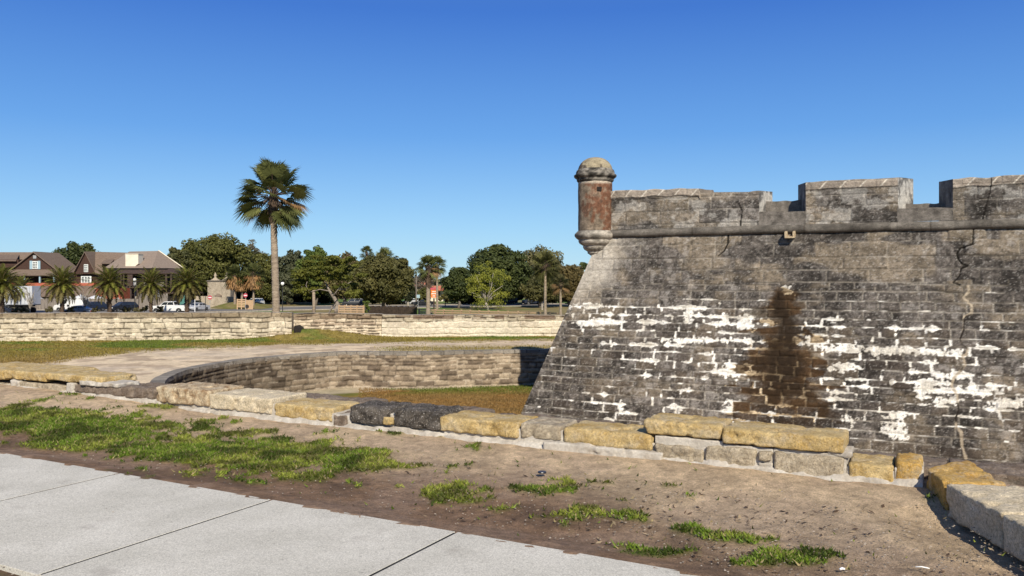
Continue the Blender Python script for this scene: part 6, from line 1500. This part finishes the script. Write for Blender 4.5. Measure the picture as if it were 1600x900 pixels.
# ================= LAMPS, SIGNS, POSTS =================
def lamp(u, vtop, vb, Y, label):
    px = Y/F; b = at(u, vb, Y); h = hz(vtop, Y)-ZF; r = empty('street_lamp', (b.x, Y, ZF), label, 'street lamp', 'globe topped street lamps')
    MB().lathe([(.16, 0), (.16, .3), (.1, .4), (.065, .6), (.055, h-.75), (.12, h-.65), (.12, h-.55)], n=12).build('lamp_post', M['iron'], r)
    MB().lathe([(.10, h-.55), (.22, h-.42), (.27, h-.25), (.22, h-.08), (.05, h)], n=14).build('globe', M['lamp'], r, smooth=True)
    MB().lathe([(.16, h-.03), (.08, h+.05), (.02, h+.14)], n=10).build('finial', M['iron'], r)
lamp(210.5, 434.5, 488, 136, 'white globe street lamp left of the yellowish date palm')
lamp(242, 437.5, 488, 139, 'globe street lamp beside the blue sign')
lamp(441.5, 440.5, 488, 126, 'black street lamp with white globe right of the tall palm trunk')
def pole_sign(name, label, u, vb, Y, vtop, mk, cat='sign', pr=.035, pmat='galv'):
    b = at(u, vb, Y); r = empty(name, (b.x, Y, ZF), label, cat); z = hz(vtop, Y)-ZF; MB().tube([(0, .05, 0), (0, .05, z)], [pr, pr], 8).build('post', M[pmat], r); mk(r, Y/F, Y); return r
def diamond(r, px, Y):
    z = hz(461.5, Y)-ZF; s = .55; MB().prism([(0, z-s), (s*.62, z), (0, z+s), (-s*.62, z)], -.02, .01).build('sign_back', M['galv'], r)
pole_sign('road_sign', 'grey back of a diamond road sign on a pale post', 169.3, 490, 128, 457, diamond, pr=.05, pmat='palebark')
def noentry(vc, rad=.42):
    def f(r, px, Y):
        z = hz(vc, Y)-ZF; k = 24
        d = MB(); d.prism([(rad*.95*math.cos(2*math.pi*i/k), z+rad*.95*math.sin(2*math.pi*i/k)) for i in range(k)], -.02, -.003).build('red_disc', M['red'], r)
        MB().box(-rad*.68, rad*.68, -.03, -.022, z-rad*.16, z+rad*.16).build('white_bar', M['signwhite'], r)
    return f
pole_sign('no_entry_sign', 'red and white no entry sign in front of the low gate wall', 328, 486, 145, 460, noentry(464.8, .40))
pole_sign('no_entry_sign', 'red and white no entry sign between the orange skirted palms', 383.5, 484, 148, 457, noentry(461.5, .40))
def blue(r, px, Y):
    z1 = hz(452, Y)-ZF; z0 = hz(464.5, Y)-ZF; zm = (z0+z1)/2; w = .36
    MB().box(-w, w, -.03, .02, zm-.02, z1).build('blue_panel', M['signblue'], r); MB().box(-w, w, -.03, .02, z0, zm-.025).build('white_panel', M['signwhite'], r)
    MB().prism([(-.10, zm), (.10, zm), (.16, zm+.35), (.05, zm+.5), (-.05, zm+.5), (-.16, zm+.35)], -.04, -.032).build('white_emblem', M['signwhite'], r)
    MB().prism([(-.12, z0), (.12, z0), (.02, zm-.1), (-.02, zm-.1)], -.04, -.032).build('blue_emblem', M['signblue'], r)
pole_sign('banner_sign', 'blue and white banner sign on a pole left of the white pickup', 246, 488, 137, 451, blue, pr=.04, pmat='iron')
def orange(r, px, Y):
    z1 = hz(452.5, Y)-ZF; z0 = hz(465, Y)-ZF; w = 4.8*px
    MB().box(-w, w, -.08, .08, z0, z1).build('sign_panel', M['signorange'], r); MB().box(-w-.1, w+.1, -.14, .1, z1, z1+.35).build('sign_cap', M['red'], r)
    rs = random.Random(4)
    for k, (a, b2) in enumerate(((-.55, .45), (-.75, -.1), (.1, .7), (-.4, .35))):
        zz = z1-.28-(z1-z0-.3)*[0, .33, .33, .68][k]; mb = MB(); x = a*w
        while x < b2*w: d_ = rs.uniform(.06, .13); mb.box(x, x+d_, -.095, -.083, zz-.17, zz); x += d_+.035
        mb.build('white_lettering', M['signwhite'], r)
pole_sign('orange_sign', 'orange sign with white lettering beside the palm', 678, 480, 150, 466, orange, pr=.14, pmat='trim')
def bluesm(r, px, Y): z = hz(463, Y)-ZF; MB().box(-.3, .3, -.02, .02, z-.3, z+.3).build('sign_panel', M['shutter'], r)
pole_sign('small_sign', 'small pale blue sign on a post left of the palm by the orange sign', 653.5, 478, 150, 461, bluesm, pmat='galv')
def plain(name, label, u, v0, vb, Y, rr, mt, cat='post'):
    b = at(u, vb, Y); o = MB().tube([(0, 0, -.1), (0, 0, hz(v0, Y)-ZF)], [rr, rr*.85], 8).build(name, M[mt]); o.location = (b.x, Y, ZF); tag(o, label, cat)
plain('utility_pole', 'grey wooden utility pole left of the small blue sign', 650.5, 432, 480, 152, .16, 'bark', 'pole')
plain('bollard', 'short stone bollard on the pavement near the round oak', 637.5, 472, 479, 150, .25, 'palebark', 'bollard')
plain('sign_post', 'thin post left of the no entry sign', 321, 463, 487, 142, .06, 'iron', 'post')
plain('marker_post', 'white marker post between the pickup and the silver car', 304.5, 468, 488, 139, .06, 'signwhite', 'post')
plain('tree_stake', 'small pale stump under the right oaks', 847, 474.5, 482, 150, .2, 'palebark', 'stump')
for (u, v, lb) in ((436, 'x', ''),): pass
mb = MB(); b_ = at(505, 486, 140); mb.box(-3, 3, 0, 1, 0, .18)
# ================= LIGHT, SKY, CAMERA =================
AZ, EL = R(13), R(35)
S = Vector((math.sin(AZ)*math.cos(EL), -math.cos(AZ)*math.cos(EL), math.sin(EL)))
w = bpy.data.worlds.new('World'); scene.world = w; w.use_nodes = True; nt = w.node_tree
bg = nt.nodes['Background']; sky = nt.nodes.new('ShaderNodeTexSky'); sky.sky_type = 'NISHITA'; sky.sun_disc = False
sky.sun_elevation = EL; sky.sun_rotation = math.pi-AZ; sky.altitude = 0; sky.air_density = SKY_AIR; sky.dust_density = SKY_DUST; sky.ozone_density = SKY_OZ
hs_ = nt.nodes.new('ShaderNodeHueSaturation'); hs_.inputs['Saturation'].default_value = SKY_SAT; hs_.inputs['Hue'].default_value = SKY_HUE
nt.links.new(sky.outputs[0], hs_.inputs['Color']); tn = nt.nodes.new('ShaderNodeMix'); tn.data_type = 'RGBA'; tn.blend_type = 'MULTIPLY'; tn.inputs[0].default_value = 1; tn.inputs[7].default_value = SKY_TINT; nt.links.new(hs_.outputs[0], tn.inputs[6]); 
# clear winter sky: blend the physical sky with a bluer elevation gradient
tc_ = nt.nodes.new('ShaderNodeTexCoord'); sx_ = nt.nodes.new('ShaderNodeSeparateXYZ'); nt.links.new(tc_.outputs['Generated'], sx_.inputs[0])
rp_ = nt.nodes.new('ShaderNodeValToRGB'); nt.links.new(sx_.outputs['Z'], rp_.inputs[0]); el_ = rp_.color_ramp.elements
for i_, (p_, c_) in enumerate([(0, (.44, .74, .98)), (.06, (.33, .63, .97)), (.17, (.14, .38, .86)), (.31, (.05, .185, .68)), (.5, (.11, .20, .47)), (1, (.12, .19, .40))]):
    if i_ >= len(el_): el_.new(.5)
    el_[i_].position = p_; el_[i_].color = (*c_, 1)
gm_ = nt.nodes.new('ShaderNodeMix'); gm_.data_type = 'RGBA'; gm_.blend_type = 'MULTIPLY'; gm_.inputs[0].default_value = 1; k_ = 1/(SKY_STR*2**EXPO); gm_.inputs[7].default_value = (k_, k_, k_, 1); nt.links.new(rp_.outputs[0], gm_.inputs[6])
mm_ = nt.nodes.new('ShaderNodeMix'); mm_.data_type = 'RGBA'; mm_.inputs[0].default_value = .75; nt.links.new(tn.outputs[2], mm_.inputs[6]); nt.links.new(gm_.outputs[2], mm_.inputs[7]); nt.links.new(mm_.outputs[2], bg.inputs[0]); bg.inputs[1].default_value = SKY_STR
l = bpy.data.lights.new('sun', 'SUN'); l.energy = SUN; l.angle = R(.53); l.color = (1, .92, .77)
so_ = bpy.data.objects.new('sun', l); col.objects.link(so_); so_.rotation_euler = S.to_track_quat('Z', 'Y').to_euler(); so_.location = (0, 0, 60)
cam = bpy.data.cameras.new('camera'); co = bpy.data.objects.new('camera', cam); col.objects.link(co); scene.camera = co
co.location = (0, 0, H); co.rotation_euler = (R(90), 0, 0); cam.sensor_width = 36; cam.lens = 36*F/1600; cam.shift_y = -(450-VH)/1600
cam.clip_start = .1; cam.clip_end = 20000
vs_ = scene.view_settings; vs_.view_transform = 'Standard'; vs_.look = 'None'; vs_.gamma = 1; vs_.use_curve_mapping = False; vs_.exposure = EXPO
scene.render.resolution_x = 1024; scene.render.resolution_y = 576
scene.cycles.max_bounces = 6
